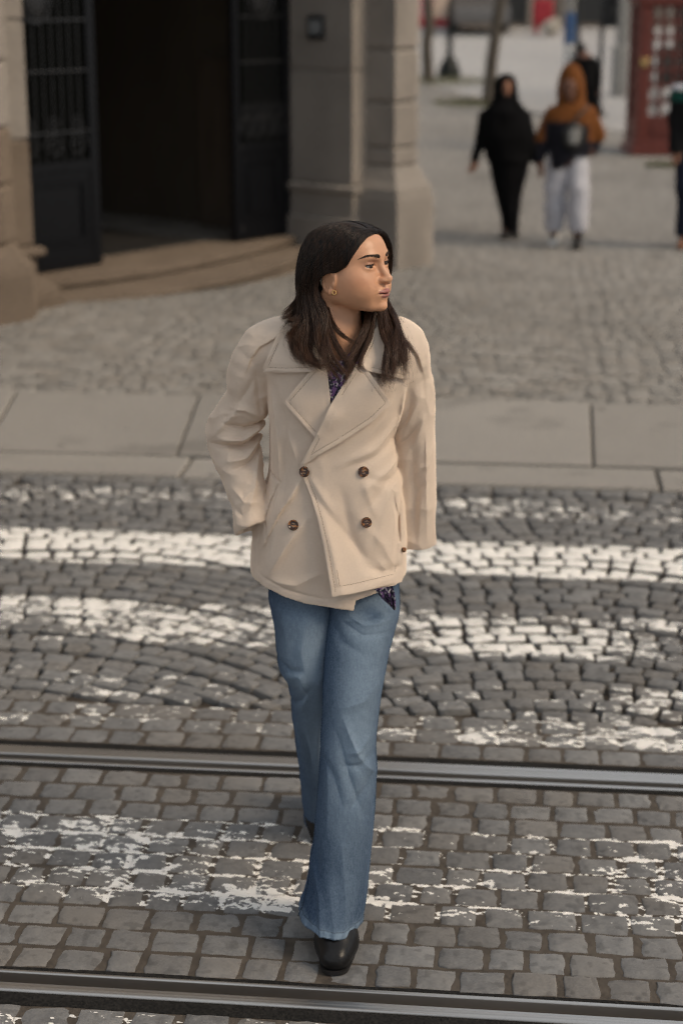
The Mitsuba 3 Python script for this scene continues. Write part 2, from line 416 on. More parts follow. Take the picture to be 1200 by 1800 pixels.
# --- road: setts laid in segmental arcs
road = struct('road'); own(road, tm(*sheet_st(-14, 14, T_STRIP, T_KERB0 + .0, -0.022)), 'mat_joint_dirt', smooth=False)
S = Setts(road, 'mat_sett')
def arcs(t_lo, t_hi, W, A, s_crest, row_h, pitch, zf, wmax, r, gap=(.010, .022), wob=.06, crown=.004):
    n = int((t_hi - t_lo + A) / row_h) + 2
    for k in range(-1, n):
        t_row = t_lo + k * row_h
        w = min(wmax, half_width(max(t_row, 2)) + 0.6)
        c0 = -t_row * math.tan(AL)
        for col in range(int(math.floor((c0 - w - s_crest) / W)), int(math.ceil((c0 + w - s_crest) / W)) + 1):
            x = -W / 2 + r.uniform(0, .02)
            jit = r.normal(0, .008)
            while x < W / 2 - .02:
                sl0 = -2 * A * x / (W / 2) ** 2
                L = min(pitch * r.uniform(.78, 1.2) / math.sqrt(1 + sl0 ** 2), W / 2 + .03 - x)
                xm = x + L / 2
                sl = -2 * A * xm / (W / 2) ** 2
                t = t_row + A * (1 - (xm / (W / 2)) ** 2) - A * .6 + jit
                s = s_crest + col * W + xm
                th = math.atan(sl)
                tw = row_h * math.cos(th)
                x += L
                if abs(s - c0) > w: continue
                g1, g2 = r.uniform(*gap), r.uniform(*gap)
                LL, WW = L / math.cos(th) - g1, tw - g2
                lo_, hi_ = t - WW / 2, t + WW / 2
                if hi_ < t_lo + .045 or lo_ > t_hi - .045: continue
                v, f = stone_mesh(LL, WW, r, n_edge=3, wob=wob, bev=.0055, crown=crown)
                rot = th * 0.95 + r.normal(0, .075)
                w2 = v.copy()
                if lo_ < t_lo or hi_ > t_hi or abs(rot) > 0:      # cut at the straight border courses
                    cr, sr = math.cos(rot), math.sin(rot)
                    yy = v[:, 0] * sr + v[:, 1] * cr + t; xx = v[:, 0] * cr - v[:, 1] * sr
                    yc = np.clip(yy, t_lo + .006, t_hi - .006)
                    if yc.max() - yc.min() < .04: continue
                    w2[:, 0], w2[:, 1] = xx, yc - t; rot = 0.0
                S.add(w2, f, s, t, zf(t) + r.normal(0, .0025), rot)
arcs(T_STRIP, T_KERB0 - 0.105, 1.9, 0.35, s_at(985, 1010), 0.086, 0.104, lambda t: 0.0, 3.0, np.random.default_rng(5), gap=(.009, .020), wob=.07, crown=.0022)
r = np.random.default_rng(12)
def header_row(t0, h, pitch, zf):
    w = half_width(t0) + .6; s = -t0 * math.tan(AL) - w
    while s < -t0 * math.tan(AL) + w:
        L = pitch * r.uniform(.8, 1.2)
        v, f = stone_mesh(L - .014, h - .012, r, n_edge=3, wob=.04)
        S.add(v, f, s + L / 2, t0 + h / 2, zf(t0 + h / 2) + r.normal(0, .0015), r.normal(0, .02)); s += L
header_row(T_KERB0 - .105, .105, .125, lambda t: 0.0)
print('road setts', S.done())
for sd in (-1, 1):
    e0, e1 = sorted((sd * 2.05, sd * 14.0))
    obj('worn_setts', tm(*sheet_st(e0 - .6, e1 - .6, T_STRIP, T_KERB0, -.003)), 'mat_sett_sheet', road, smooth=False)
    e0, e1 = sorted((sd * 1.75, sd * 14.0))
    objs('worn_setts', [tm(*sheet_st(e0 - .5, e1 - .5, a, b, -.0006)) for a, b in ((T_NEAR1, T_FAR0), (T_FAR1, T_STRIP), (1.2, T_NEAR0))], 'mat_sett_sheet', bed, smooth=False)

# --- kerb strip and the ramped slabs of the dropped kerb
def granite(p, n, uv):
    i = dr.floor(uv.x + 0.5); rr = mikit.cell_rand(i, 5.0)
    g = 0.5 * F3(p.x * 3, p.y * 3, p.z * 3, 4) + 0.5 * N(p.x * 160, p.y * 160, p.z * 160)
    c = MIX((0.235, 0.218, 0.197), (0.325, 0.303, 0.274), dr.clip(g + 0.5 * (rr - .5), 0, 1))
    st_ = STEP(.60, .78, F3(p.x * 2.2 + 3, p.y * 5, 7.0, 4))
    gum = STEP(.80, .84, N(p.x * 13 + 2, p.y * 13, 2.5)) 
    return c * (1 - 0.22 * st_) * (1 - 0.25 * gum)
bumped('mat_granite_slab', mikit.proc(granite), mikit.proc(lambda p, n, uv: F3(p.x * 120, p.y * 120, p.z * 120, 2), 2e-3), 0.002, 0.8, 0.15)
r = np.random.default_rng(21)
def slab_uv(m, i): return np.c_[np.full(len(m.vertices), float(i)) + .2 * (m.vertices[:, 0] - m.vertices[:, 0].mean()) / 3, m.vertices[:, 1]]
kerb = struct('kerb')
js = [s_at(px, 835) for px in (-1354, -518, 318, 735, 1153, 1989, 2600)]
for i, (a, b) in enumerate(zip(js[:-1], js[1:])):
    m = box([(a + b) / 2, (T_KERB0 + T_KERB1) / 2, -.10 + .012], [b - a - .012, T_KERB1 - T_KERB0, .2], .012)
    m.apply_transform(frame([0, 0, r.normal(0, .002)], SU, TV))
    obj('kerb_stone', m, 'mat_granite_slab', kerb, smooth=True, uv=slab_uv(m, 3000 + i))
ramp = struct('pavement_ramp')
js = [s_at(px, 755) for px in (-1000, -640, -310, 18, 349, 690, 1033, 1370, 1700, 2030)]
ang = math.atan(RAMP_RISE); T0 = T_KERB1 + .022; LEN = (T_RAMP1 - T0) / math.cos(ang)
for i, (a, b) in enumerate(zip(js[:-1], js[1:])):
    m = box([0, LEN / 2, -.06], [b - a - .010, LEN, .12], .010)
    m.apply_transform(trimesh.transformations.rotation_matrix(ang + r.normal(0, .003), [1, 0, 0]))
    m.apply_translation([(a + b) / 2, T0, .020 + r.normal(0, .002)])
    m.apply_transform(frame([0, 0, 0], SU, TV))
    obj('slab', m, 'mat_granite_slab', ramp, smooth=True, uv=slab_uv(m, 3100 + i))
own(ramp, tm(*sheet_st(-14, 14, T_KERB0, T_RAMP1 + .1, -0.03)), 'mat_joint_dirt', smooth=False)

# --- pavement: a wide square of small setts, falling and then rising away from the kerb
def pav_limit(x):                                # its far edge, a kerb that runs off to the left
    return PAV_A[1] + (x - PAV_A[0]) * (PAV_B[1] - PAV_A[1]) / (PAV_B[0] - PAV_A[0])
PAV_A, PAV_B = on_ground(728, 146), on_ground(1092, 234)
def paving_far(p, n, uv):
    d, d2, w = mikit.voronoi(p.x / .115, p.y / .115)
    g = F3(p.x * .9, p.y * .9, 3.0, 4)
    c = MIX((0.172, 0.161, 0.147), (0.274, 0.258, 0.236), dr.clip(g + .45 * (w - .5), 0, 1))
    return c * (1 - .60 * (1 - STEP(0.02, .22, d2 - d)))
mat('mat_paving_far', mikit.proc(paving_far), 0.9, 0.1)
def paving_sett(p, n, uv):
    i = dr.floor(uv.x + 0.5); r_, r2 = mikit.cell_rand(i, 3.0), mikit.cell_rand(i, 9.0)
    g = 0.6 * F3(p.x * .9, p.y * .9, 3.0, 4) + .4 * N(p.x * 90, p.y * 90, p.z * 90)
    c = MIX((0.160, 0.151, 0.138), (0.288, 0.272, 0.249), dr.clip(g + .6 * (r_ - .5), 0, 1))
    return MIX(c, (0.22, 0.185, 0.15), .35 * r2 * r2)
bumped('mat_paving_sett', mikit.proc(paving_sett), mikit.proc(stone_bump, 2e-3), 0.002, 0.85, 0.12)
pave = struct('pavement')
T_P0 = T_RAMP1 + 0.004
def pav_z(t): return float(gz(t * math.cos(AL) + 0.0)) if np.isscalar(t) else gz(t)
def pav_sheet(y_joint, y_far):
    vs, fs = [], []
    xs = np.linspace(-16, 16, 65)
    ys_n = 40
    for x in xs:
        y0 = (T_P0 - x * math.sin(AL)) / math.cos(AL); y1 = max(pav_limit(x), y0 + .5)
        y1 = min(y1, 60)
        yy = y0 + (y1 - y0) * np.linspace(0, 1, ys_n) ** 1.3
        vs.append(np.c_[np.full(ys_n, x), yy, gz(yy) - 0.009 + 0.009 * ss(y_joint - .4, y_joint + .4, yy)])
    V = np.vstack(vs); n = ys_n
    i, j = np.meshgrid(np.arange(len(xs) - 1), np.arange(n - 1), indexing='ij')
    q = np.stack([i * n + j, (i + 1) * n + j, (i + 1) * n + j + 1, i * n + j + 1], -1).reshape(-1, 4)
    return V, q
Y_JOINT = 15.5
own(pave, pav_sheet(Y_JOINT, 0), 'mat_paving_far', smooth=True)
S = Setts(pave, 'mat_paving_sett')
def pz(t):
    return 0.0
_old_add = S.add
def add_pave(v, f, s, t, z, rot=0.0):
    w = st(s, t)
    _old_add(v, f, s, t, z + float(gz(w[1])), rot)
S.add = add_pave
arcs(T_P0 + .11, Y_JOINT + .3, 1.35, 0.17, s_at(420, 650), 0.110, 0.118, pz, 3.4, np.random.default_rng(6), gap=(.008, .018), crown=.002)
header_row(T_P0, .11, .118, pz)
print('pavement setts', S.done())

# ------------------------------------------------------------------ tram rails: grooved rails let into the road
def steel(p, n, uv):
    s, t = st_of(p)
    a = F3(s * 1.3, t * 420, 2.0, 3)
    return MIX((0.40, 0.385, 0.365), (0.60, 0.58, 0.555), a)
def steel_rough(p, n, uv):
    s, t = st_of(p); return 0.24 + 0.16 * N(s * 2, t * 300, 1.0)
scene['mat_rail_steel'] = {'type': 'twosided', 'bsdf': {'type': 'principled', 'base_color': mikit.proc(steel), 'metallic': 0.92, 'roughness': mikit.proc(steel_rough), 'specular': .5}}
mat('mat_rail_groove', mikit.proc(lambda p, n, uv: MIX((0.03, 0.024, 0.02), (0.075, 0.055, 0.042), F3(p.x * 30, p.y * 90, 1.0, 3))), 0.7, 0.3)
bumped('mat_bitumen', mikit.proc(lambda p, n, uv: MIX((0.010, 0.010, 0.010), (0.032, 0.030, 0.028), N(p.x * 170, p.y * 170, 1.0) * .6 + .4 * F3(p.x * 9, p.y * 9, 2.0, 3))),
       mikit.proc(lambda p, n, uv: N(p.x * 260, p.y * 260, 3.0), 1e-3), 0.003, 0.9, 0.06)
def bar_st(prof, s0=-14, s1=14):
    """profile (t, z), extruded along the rails"""
    prof = np.array(prof)
    rings = [[st(s, t, z) for t, z in prof] for s in (s0, s1)]
    return loft(rings, True)
def head_prof(a, b, z, r_=.008):
    return [(a, -.08), (a, z - r_), (a + r_ * .35, z - r_ * .3), (a + r_, z), (b - r_, z), (b - r_ * .35, z - r_ * .3), (b, z - r_), (b, -.08)]
def rail(label, edges, head_far):
    """edges: t of joint, part, groove, part, joint from near to far"""
    j0, a0, a1, b0, b1, j1 = edges
    k = thing('tram_rail', label, 'tram rail', None)
    h, l = ((b0, b1), (a0, a1)) if head_far else ((a0, a1), (b0, b1))
    obj('running_head', bar_st(head_prof(h[0], h[1], .004)), 'mat_rail_steel', k, smooth=30)
    obj('guard_lip', bar_st(head_prof(l[0], l[1], .002, .005)), 'mat_rail_steel', k, smooth=30)
    obj('groove', bar_st([(a1 - .001, -.09), (a1 - .001, -.034), ((a1 + b0) / 2, -.042), (b0 + .001, -.034), (b0 + .001, -.09)]), 'mat_rail_groove', k, smooth=30)
    def seam(t0, t1, name, sgn):
        n = 500; rr = np.random.default_rng(int(t0 * 1000))
        ss_ = np.linspace(-14, 14, n); w = meshkit.fbm(np.c_[ss_ * 9, ss_ * 0 + t0 * 50, ss_ * 0], 3) * .016 - .008
        near = np.array([st(s, t0 - (q if sgn < 0 else 0), -.001 if sgn < 0 else -.002) for s, q in zip(ss_, w)])
        far = np.array([st(s, t1 + (q if sgn > 0 else 0), -.002 if sgn < 0 else -.001) for s, q in zip(ss_, w)])
        v = np.vstack([near, far]); i = np.arange(n - 1)
        obj(name, tm(v, np.stack([i, i + 1, i + 1 + n, i + n], 1)), 'mat_bitumen', k, smooth=True)
    seam(j0, a0, 'bitumen_seam', -1); seam(b1, j1, 'bitumen_seam', 1)
rail('far polished tram rail crossing behind the walking woman, its groove on the near side', (T_FAR0, t_at(1363.5), t_at(1359), t_at(1350.5), t_at(1335), T_FAR1), True)
rail('near polished tram rail along the bottom of the picture, below the front boot', (t_at(1799), t_at(1776), t_at(1760), t_at(1742.5), t_at(1736.5), T_NEAR1 + .008), False)

# ------------------------------------------------------------------ the stone building on the left: its own axes, a along the front, d out of the front
FE = np.array([math.cos(math.radians(51)), math.sin(math.radians(51)), 0]); FN = np.array([FE[1], -FE[0], 0])
FO = np.array([-0.42, 15.3, 0])
FM = frame(FO, FE, -FN)
FLOOR = 0.165
def fp(a, d, z): return FO + a * FE + d * FN + np.array([0, 0, z])
def fbox(a0, a1, d0, d1, z0, z1, bev=.008):
    m = box([(a0 + a1) / 2, -(d0 + d1) / 2, (z0 + z1) / 2], [a1 - a0, d1 - d0, z1 - z0], bev); m.apply_transform(FM); return m
def fprism(poly, z0, z1):
    m = prism([(a, -d) for a, d in poly], z0, z1); m.apply_transform(FM); return m
def fmould(poly, zs, offs):
    """plan outline (a, d) swept up with an offset per height: plinths and mouldings"""
    base = shapely.Polygon([(a, -d) for a, d in poly])
    if not base.exterior.is_ccw: base = shapely.Polygon(list(base.exterior.coords)[::-1])
    P = np.array(base.exterior.coords)[:-1]; n = len(P)
    e1 = P - np.roll(P, 1, 0); e2 = np.roll(P, -1, 0) - P
    n1 = np.c_[e1[:, 1], -e1[:, 0]] / np.linalg.norm(e1, axis=1)[:, None]; n2 = np.c_[e2[:, 1], -e2[:, 0]] / np.linalg.norm(e2, axis=1)[:, None]
    mit = (n1 + n2) / (1 + (n1 * n2).sum(1))[:, None]
    m = loft([np.c_[P + mit * o, np.full(n, z)] for z, o in zip(zs, offs)], True); m.fix_normals()
    m.apply_transform(FM); return m
def stone(lo, hi, sc):
    def fn(p, n, uv):
        g = 0.5 * F3(p.x * sc, p.y * sc, p.z * sc, 4) + 0.28 * N(p.x * 70, p.y * 70, p.z * 70) + .22 * N(p.x * 5, p.y * 5, p.z * .9)
        return MIX(lo, hi, g)
    return mikit.proc(fn)
gb = mikit.proc(lambda p, n, uv: F3(p.x * 45, p.y * 45, p.z * 45, 3), 4e-3)
bumped('mat_stone_grey', stone((0.165, 0.146, 0.127), (0.365, 0.326, 0.285), 2.5), gb, .008, .9, .1)
bumped('mat_stone_tan', stone((0.095, 0.073, 0.055), (0.225, 0.178, 0.137), 2.5), gb, .008, .9, .1)
mat('mat_iron_paint', (0.016, 0.017, 0.019), 0.36, 0.45)
mat('mat_door_paint', (0.0045, 0.005, 0.0065), 0.32, 0.25)
mat('mat_opaque_dark_glass', (0.003, 0.0034, 0.003), .4, .04)  # opaque clean glass; the dark of the hall behind is put into its colour
mat('mat_hall_wall', mikit.proc(lambda p, n, uv: MIX((0.07, 0.056, 0.042), (0.12, 0.098, 0.072), F3(p.x * 2, p.y * 2, p.z * .6, 3))), .5, .3)
mat('mat_hall_wood', mikit.proc(lambda p, n, uv: MIX((0.07, 0.052, 0.038), (0.125, 0.096, 0.071), F3(p.x * 12, p.y * 12, p.z * 1.2, 3))), .4, .4)
mat('mat_hall_floor', mikit.proc(lambda p, n, uv: MIX((0.17, 0.157, 0.137), (0.27, 0.25, 0.22), F3(p.x * 3, p.y * 3, 1.0, 4))), .45, .4)
mat('mat_door_mat', mikit.proc(lambda p, n, uv: MIX((0.012, 0.012, 0.012), (0.03, 0.028, 0.026), N(p.x * 200, p.y * 200, 2.0))), .95, .1)
mat('mat_brass', (0.55, 0.38, 0.16), .3, .5, metallic=1.0)
scene['mat_pane'] = {'type': 'thindielectric', 'int_ior': 1.5}

B = thing('stone_building', 'grey and tan granite corner building with an open black iron door and curved step', 'building')
def shaft(poly, levels, mats, name='stone_block', off=0.0, groove=.014):
    """courses of a pier with a recessed joint between them"""
    for (z0, z1), m in zip(levels, mats):
        obj(name, fmould(poly, [z0 + .004, z0 + .004 + groove, z1 - .004 - groove, z1 - .004], [off - groove, off, off, off - groove]), m, B, smooth=25)
    core = fmould(poly, [levels[0][0] - .02, levels[-1][1]], [off - groove * 1.6] * 2)
    obj('pier_core', core, 'mat_stone_grey', B, smooth=25)
G_, N_ = 'mat_stone_grey', 'mat_stone_tan'
# left pier, seen with its front lit and its mouldings in profile
LP = [(-6.5, -.6), (-3.5, -.6), (-3.5, .65), (-6.5, .65)]
shaft(LP, [(.50, 1.22), (1.22, 2.0), (2.0, 2.75), (2.75, 3.6)], [N_, G_, G_, G_])
obj('base_moulding', fmould(LP, [-.3, .165, .17, .20, .25, .30, .31, .42, .425, .445, .475, .495, .50], [.145, .145, .125, .12, .07, .03, .01, .006, .035, .06, .06, .04, .0]), N_, B, smooth=35)
LQ = [(-6.4, .60), (-4.02, .60), (-3.82, .74), (-3.79, .94), (-4.04, 1.16), (-6.4, 1.16)]
shaft([(-6.3, .60), (-4.05, .60), (-3.86, .74), (-3.86, .92), (-4.1, 1.10), (-6.3, 1.10)], [(.60, .98), (.98, 1.34), (1.34, 1.75), (1.75, 2.2), (2.2, 2.9)], [N_, N_, G_, G_, G_], off=-.02, groove=.025)
obj('plinth', fmould(LQ, [-.3, .40, .47, .52, .56, .60], [.03, .03, .0, -.05, -.07, -.10]), N_, B, smooth=35)
# right jamb, the narrow pilaster beside it and the rounded corner
RP = [(0.0, -.6), (.2, -.6), (.2, .655), (0.0, .655)]
shaft(RP, [(.62, 1.55), (1.55, 2.35), (2.35, 3.6)], [G_, G_, G_])
obj('base_moulding', fmould(RP, [-.3, .33, .345, .54, .55, .57, .60, .615, .62], [.06, .06, .02, .015, .035, .055, .055, .03, .0]), G_, B, smooth=35)
ang_ = np.linspace(0, np.pi / 2, 9)
def rounded(a0, a1, d0, d1, r_): return [(a0, d0), (a1, d0)] + [(a1 - r_ + r_ * math.cos(q), d1 - r_ + r_ * math.sin(q)) for q in ang_] + [(a0, d1)]
CP = rounded(.19, .70, -.6, .95, .28)
shaft(CP, [(.78, .93), (.93, 1.30), (1.30, 1.72), (1.72, 2.2), (2.2, 2.7), (2.7, 3.6)], [G_, G_, G_, G_, G_, G_], groove=.022)
obj('plinth', fmould(CP, [-.35, .50, .54, .60, .66, .70, .74, .78], [.14, .14, .12, .115, .06, .045, .02, .0]), G_, B, smooth=35)
# upper storeys and the sides
bw = struct
top = (fbox(-14, -6.4, -.6, .9, -.3, 3.6), fbox(-14, .70, -12, .95, 3.6, 11.0, .02), fbox(.35, .70, -12, -.61, -.3, 3.6))
objs('upper_wall', top, G_, B)
objs('cornice', (fbox(-14.1, .9, -12, 1.15, 5.2, 5.5, .05), fbox(-14.1, 1.0, -12, 1.3, 10.9, 11.4, .08)), G_, B)
for wa in (-12.2, -9.4, -6.6, -3.6, -1.0):
    for wz in (6.3, 8.7):
        w_ = obj('window', fbox(wa - .1, wa + 1.25, .90, 1.0, wz - .10, wz, .01), G_, B)
        objs('jamb', (fbox(wa - .08, wa, .93, 1.0, wz, wz + 1.7, .01), fbox(wa + 1.15, wa + 1.23, .93, 1.0, wz, wz + 1.7, .01)), G_, w_); obj('head', fbox(wa - .08, wa + 1.23, .93, 1.02, wz + 1.7, wz + 1.85, .01), G_, w_)
        obj('pane', fbox(wa, wa + 1.15, .945, .962, wz, wz + 1.7, .002), 'mat_iron_paint', w_)
# lintel over the door
obj('lintel', fbox(-3.5, 0.0, -.3, .60, 3.15, 3.6, .02), G_, B)
# curved steps
def arc_edge(a0, d0, am, dm, a1, d1, n=24):
    q = spline([(a0, d0), (am, dm), (a1, d1)], n); return [tuple(x) for x in q]
s1 = arc_edge(-3.36, .60, -2.1, .93, .0, .30)
s2 = arc_edge(-3.36, .25, -2.0, .46, .0, .08)
def step(edge, z0, z1, z_nose=.012):
    poly = [(-3.36, -.30)] + edge + [(0, -.30)]
    return fmould(poly, [z0, z1 - .048, z1 - .040, z1 - z_nose, z1 - .003, z1], [-.035, -.035, 0, 0, -.004, -.012])
obj('step', step(s1, -.3, .095), N_, B, smooth=30); obj('step', step(s2, -.3, FLOOR), N_, B, smooth=30)
# hall behind the door
obj('hall_floor', cat(fbox(-3.5, .35, -6.5, -.02, -.1, FLOOR - .004, .0)), 'mat_hall_floor', B)
objs('hall_wall', (fbox(-3.75, -3.5, -6.5, -.6, -.1, 4, 0), fbox(.1, .35, -6.5, -.601, -.1, 4, 0), fbox(-3.75, .35, -6.75, -6.5, -.1, 4, 0), fbox(-3.75, .35, -6.75, -.3, 3.61, 3.9, 0)), 'mat_hall_wall', B)
objs('hall_panel', (fbox(-3.0, -2.55, -4.2, -3.9, FLOOR, 1.75, .01), fbox(-2.30, -1.05, -4.4, -4.3, FLOOR, 3.0, .01), fbox(-.06, .099, -1.05, -.62, FLOOR, 1.62, .01)), 'mat_hall_wood', B)
mt = thing('doormat', 'dark doormat lying just inside the open black door', 'doormat')
mmat = fbox(-1.88, -.80, -1.5, -.32, FLOOR - .004, FLOOR + .012, .005); own(mt, mmat, 'mat_door_mat')

def door_leaf(a0, a1, d, hinge=None, ang=0.0, simple=False):
    """iron leaf: panel below, glazed grille above"""
    sub = []
    st_w, th = .085, .05
    def L(x0, x1, y0, y1, z0, z1, bev=.006):
        return box([(x0 + x1) / 2, (y0 + y1) / 2, (z0 + z1) / 2], [x1 - x0, y1 - y0, z1 - z0], bev)
    W = a1 - a0; z0, zt = FLOOR + .01, 3.12; zp = .93
    fr = [L(0, st_w, -th / 2, th / 2, z0, zt), L(W - st_w, W, -th / 2, th / 2, z0, zt), L(st_w, W - st_w, -th / 2, th / 2, z0, z0 + .13), L(st_w, W - st_w, -th / 2, th / 2, zp - .04, zp + .04), L(st_w, W - st_w, -th / 2, th / 2, zt - .1, zt)]
    pan = [L(st_w, W - st_w, -.012, .012, z0 + .13, zp - .04, .002)]
    mo = []
    for i_, (w_, o_) in enumerate(((.03, .022), (.018, .03))):
        x0, x1, y0, y1 = st_w + .035 + .05 * i_, W - st_w - .035 - .05 * i_, z0 + .165 + .05 * i_, zp - .075 - .05 * i_
        for s_ in (-1, 1):
            mo += [L(x0, x1, min(0, -s_ * o_), max(0, -s_ * o_), y0, y0 + w_, .005), L(x0, x1, min(0, -s_ * o_), max(0, -s_ * o_), y1 - w_, y1, .005),
                   L(x0, x0 + w_, min(0, -s_ * o_), max(0, -s_ * o_), y0 + w_, y1 - w_, .005), L(x1 - w_, x1, min(0, -s_ * o_), max(0, -s_ * o_), y0 + w_, y1 - w_, .005)]
    bars = []
    n = max(3, int((W - 2 * st_w) / .085))
    for i_ in range(1, n):
        x = st_w + (W - 2 * st_w) * i_ / n
        bars.append(tube([(x, -.018, zp + .04), (x, -.018, zt - .1)], .0075, 6))
        bars.append(trimesh.creation.icosphere(subdivisions=1, radius=.016).apply_translation([x, -.018, 1.62]))
    for z_ in (1.18, 1.62, 1.98): bars.append(L(st_w, W - st_w, -.026, -.012, z_ - .009, z_ + .009, .003))
    def ringp(cx, cz, rx, rz, r_, a_=0, b_=2 * np.pi, n_=20):
        q = np.linspace(a_, b_, n_); return tube(np.c_[cx + rx * np.cos(q), np.full(n_, -.022), cz + rz * np.sin(q)], r_, 6)
    cx = W / 2
    bars += [ringp(cx, 2.16, .15, .20, .012), ringp(cx, 2.16, .11, .155, .009)]
    for k_ in range(4):
        xx = st_w + (W - 2 * st_w) * (k_ + .5) / 4
        q = np.linspace(0, 3.2 * np.pi, 26); rr_ = .095 * (1 - q / (3.9 * np.pi))
        sg = 1 if k_ % 2 else -1
        bars.append(tube(np.c_[xx + sg * rr_ * np.cos(q), np.full(26, -.024), zp + .15 + rr_ * np.sin(q)], .009, 6))
        bars.append(tube(np.c_[xx - sg * .7 * rr_ * np.cos(q), np.full(26, -.024), zp + .30 + .7 * rr_ * np.sin(q)], .007, 6))
    gl = [L(st_w, W - st_w, .004, .006, zp + .04, zt - .1, 0)]
    med = trimesh.creation.uv_sphere(1, count=[8, 20]); med.apply_scale([.10, .018, .145]); med.apply_translation([cx, -.022, 2.16])
    M = frame(fp(a0, d, 0), FE, -FN)
    if ang: M = M @ rotz(ang)
    def up(ms): return cat(ms).apply_transform(M)
    k = numbered(B + '__door_leaf')
    objs('stile', [up([q]) for q in fr[:2]], 'mat_door_paint', k); objs('rail', [up([q]) for q in fr[2:]], 'mat_door_paint', k)
    obj('lower_panel', up(pan), 'mat_door_paint', k); objs('moulding', [up([q]) for q in mo], 'mat_door_paint', k); objs('grille_bar', [up([q]) for q in bars], 'mat_iron_paint', k, smooth=50); obj('medallion', up([med]), 'mat_iron_paint', k, smooth=True)
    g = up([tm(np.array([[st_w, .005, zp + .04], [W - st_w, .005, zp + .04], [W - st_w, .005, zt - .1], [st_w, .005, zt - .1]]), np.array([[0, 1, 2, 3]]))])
    obj('glass', g, 'mat_opaque_dark_glass', k, smooth=False)
    return k, M
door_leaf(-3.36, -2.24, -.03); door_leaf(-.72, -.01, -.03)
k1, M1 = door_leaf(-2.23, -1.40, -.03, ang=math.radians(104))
hk = obj('handle', cat(tube([(.80, -.03, 1.0), (.80, -.07, 1.0), (.80, -.07, 1.25), (.80, -.03, 1.25)], .012, 8)).apply_transform(M1), 'mat_brass', k1)
# entry phone on the jamb
def jamb_box(d0, d1, z0, z1, a_out):
    return fbox(-a_out, .004, d0, d1, z0, z1, .006)
ip = obj('entry_phone', jamb_box(.20, .37, 1.80, 1.99, .035), 'mat_iron_paint', B)
mat('mat_grey_plate', (0.22, 0.23, 0.23), .35, .5)
obj('speaker_plate', cat(fbox(-.040, -.034, .225, .345, 1.84, 1.95, .002)), 'mat_grey_plate', ip)

# ------------------------------------------------------------------ the street beyond the pavement
kv = (PAV_B - PAV_A)[:2]; kv = kv / np.linalg.norm(kv); kn = np.array([-kv[1], kv[0]]); kn = kn if kn[1] > 0 else -kn
def kp(a, d, dz=0.0):
    q = PAV_A[:2] + kv * a + kn * d; return np.array([q[0], q[1], gz(q[1]) + dz])
far = struct('far_road')
fr = []; A_ = np.linspace(-40, 40, 81); Dd = np.r_[0.12, 1, 2, 4, 7, 11, 16, 22, 30, 40, 55]
gridv = np.array([[kp(a, d, -.10) for d in Dd] for a in A_]); gridv[:, :, 2] = gz(np.clip(gridv[:, :, 1], 9, 70)) - .10
i, j = np.meshgrid(np.arange(len(A_) - 1), np.arange(len(Dd) - 1), indexing='ij'); n_ = len(Dd)
mat('mat_asphalt', mikit.proc(lambda p, n, uv: MIX((0.25, 0.243, 0.238), (0.34, 0.33, 0.318), F3(p.x * .5, p.y * .35, 1.0, 4)) * (1 - .12 * N(p.x * 30, p.y * 30, 2.0))), .9, .2)
own(far, tm(gridv.reshape(-1, 3), np.stack([i * n_ + j, (i + 1) * n_ + j, (i + 1) * n_ + j + 1, i * n_ + j + 1], -1).reshape(-1, 4)), 'mat_asphalt', smooth=True)
fk = struct('far_kerb')
for q in range(-9, 16):
    a0, a1 = q * 1.2, q * 1.2 + 1.19
    z = (kp((a0 + a1) / 2, .06)[2])
    m = box([0, 0, 0], [a1 - a0, .16, .22], .015); m.apply_transform(frame(np.r_[kp((a0 + a1) / 2, .05)[:2], z - .085], np.r_[kv, 0]))
    obj('kerb_stone', m, 'mat_granite_slab', fk, smooth=True, uv=slab_uv(m, 3300 + q))
# lamp post
mat('mat_green_iron', (0.007, 0.010, 0.009), .5, .2)
def lathe(prof, at_, n=24, sq=False):
    m = trimesh.creation.revolve(np.array(prof, float), sections=n); m.apply_translation(at_); return m
lp = thing('street_lamp', 'dark green cast iron street lamp on a heavy tapered foot across the square', 'street lamp')
g = on_ground(789, 128); k = (g[1] * .96) / FPX
obj('foot', lathe([(0, -.2), (20 * k, -.2), (20 * k, .02), (19 * k, .04), (18 * k, .10), (15.5 * k, 16 * k), (11 * k, 23 * k), (9 * k, 27 * k), (0, 27 * k)], g, 8), 'mat_green_iron', lp, smooth=30)
obj('column', lathe([(0, 26 * k), (6.2 * k, 26 * k), (7 * k, 30 * k), (5.5 * k, 33 * k), (5.8 * k, 60 * k), (4.5 * k, 100 * k), (4.2 * k, 104 * k), (3.2 * k, 108 * k), (2.6 * k, 4.2), (0, 4.2)], g, 16), 'mat_green_iron', lp, smooth=30)
obj('lantern', lathe([(0, 4.2), (.10, 4.2), (.14, 4.3), (.24, 4.85), (.26, 4.9), (.10, 5.1), (.03, 5.25), (0, 5.25)], g, 8), 'mat_green_iron', lp, smooth=30)
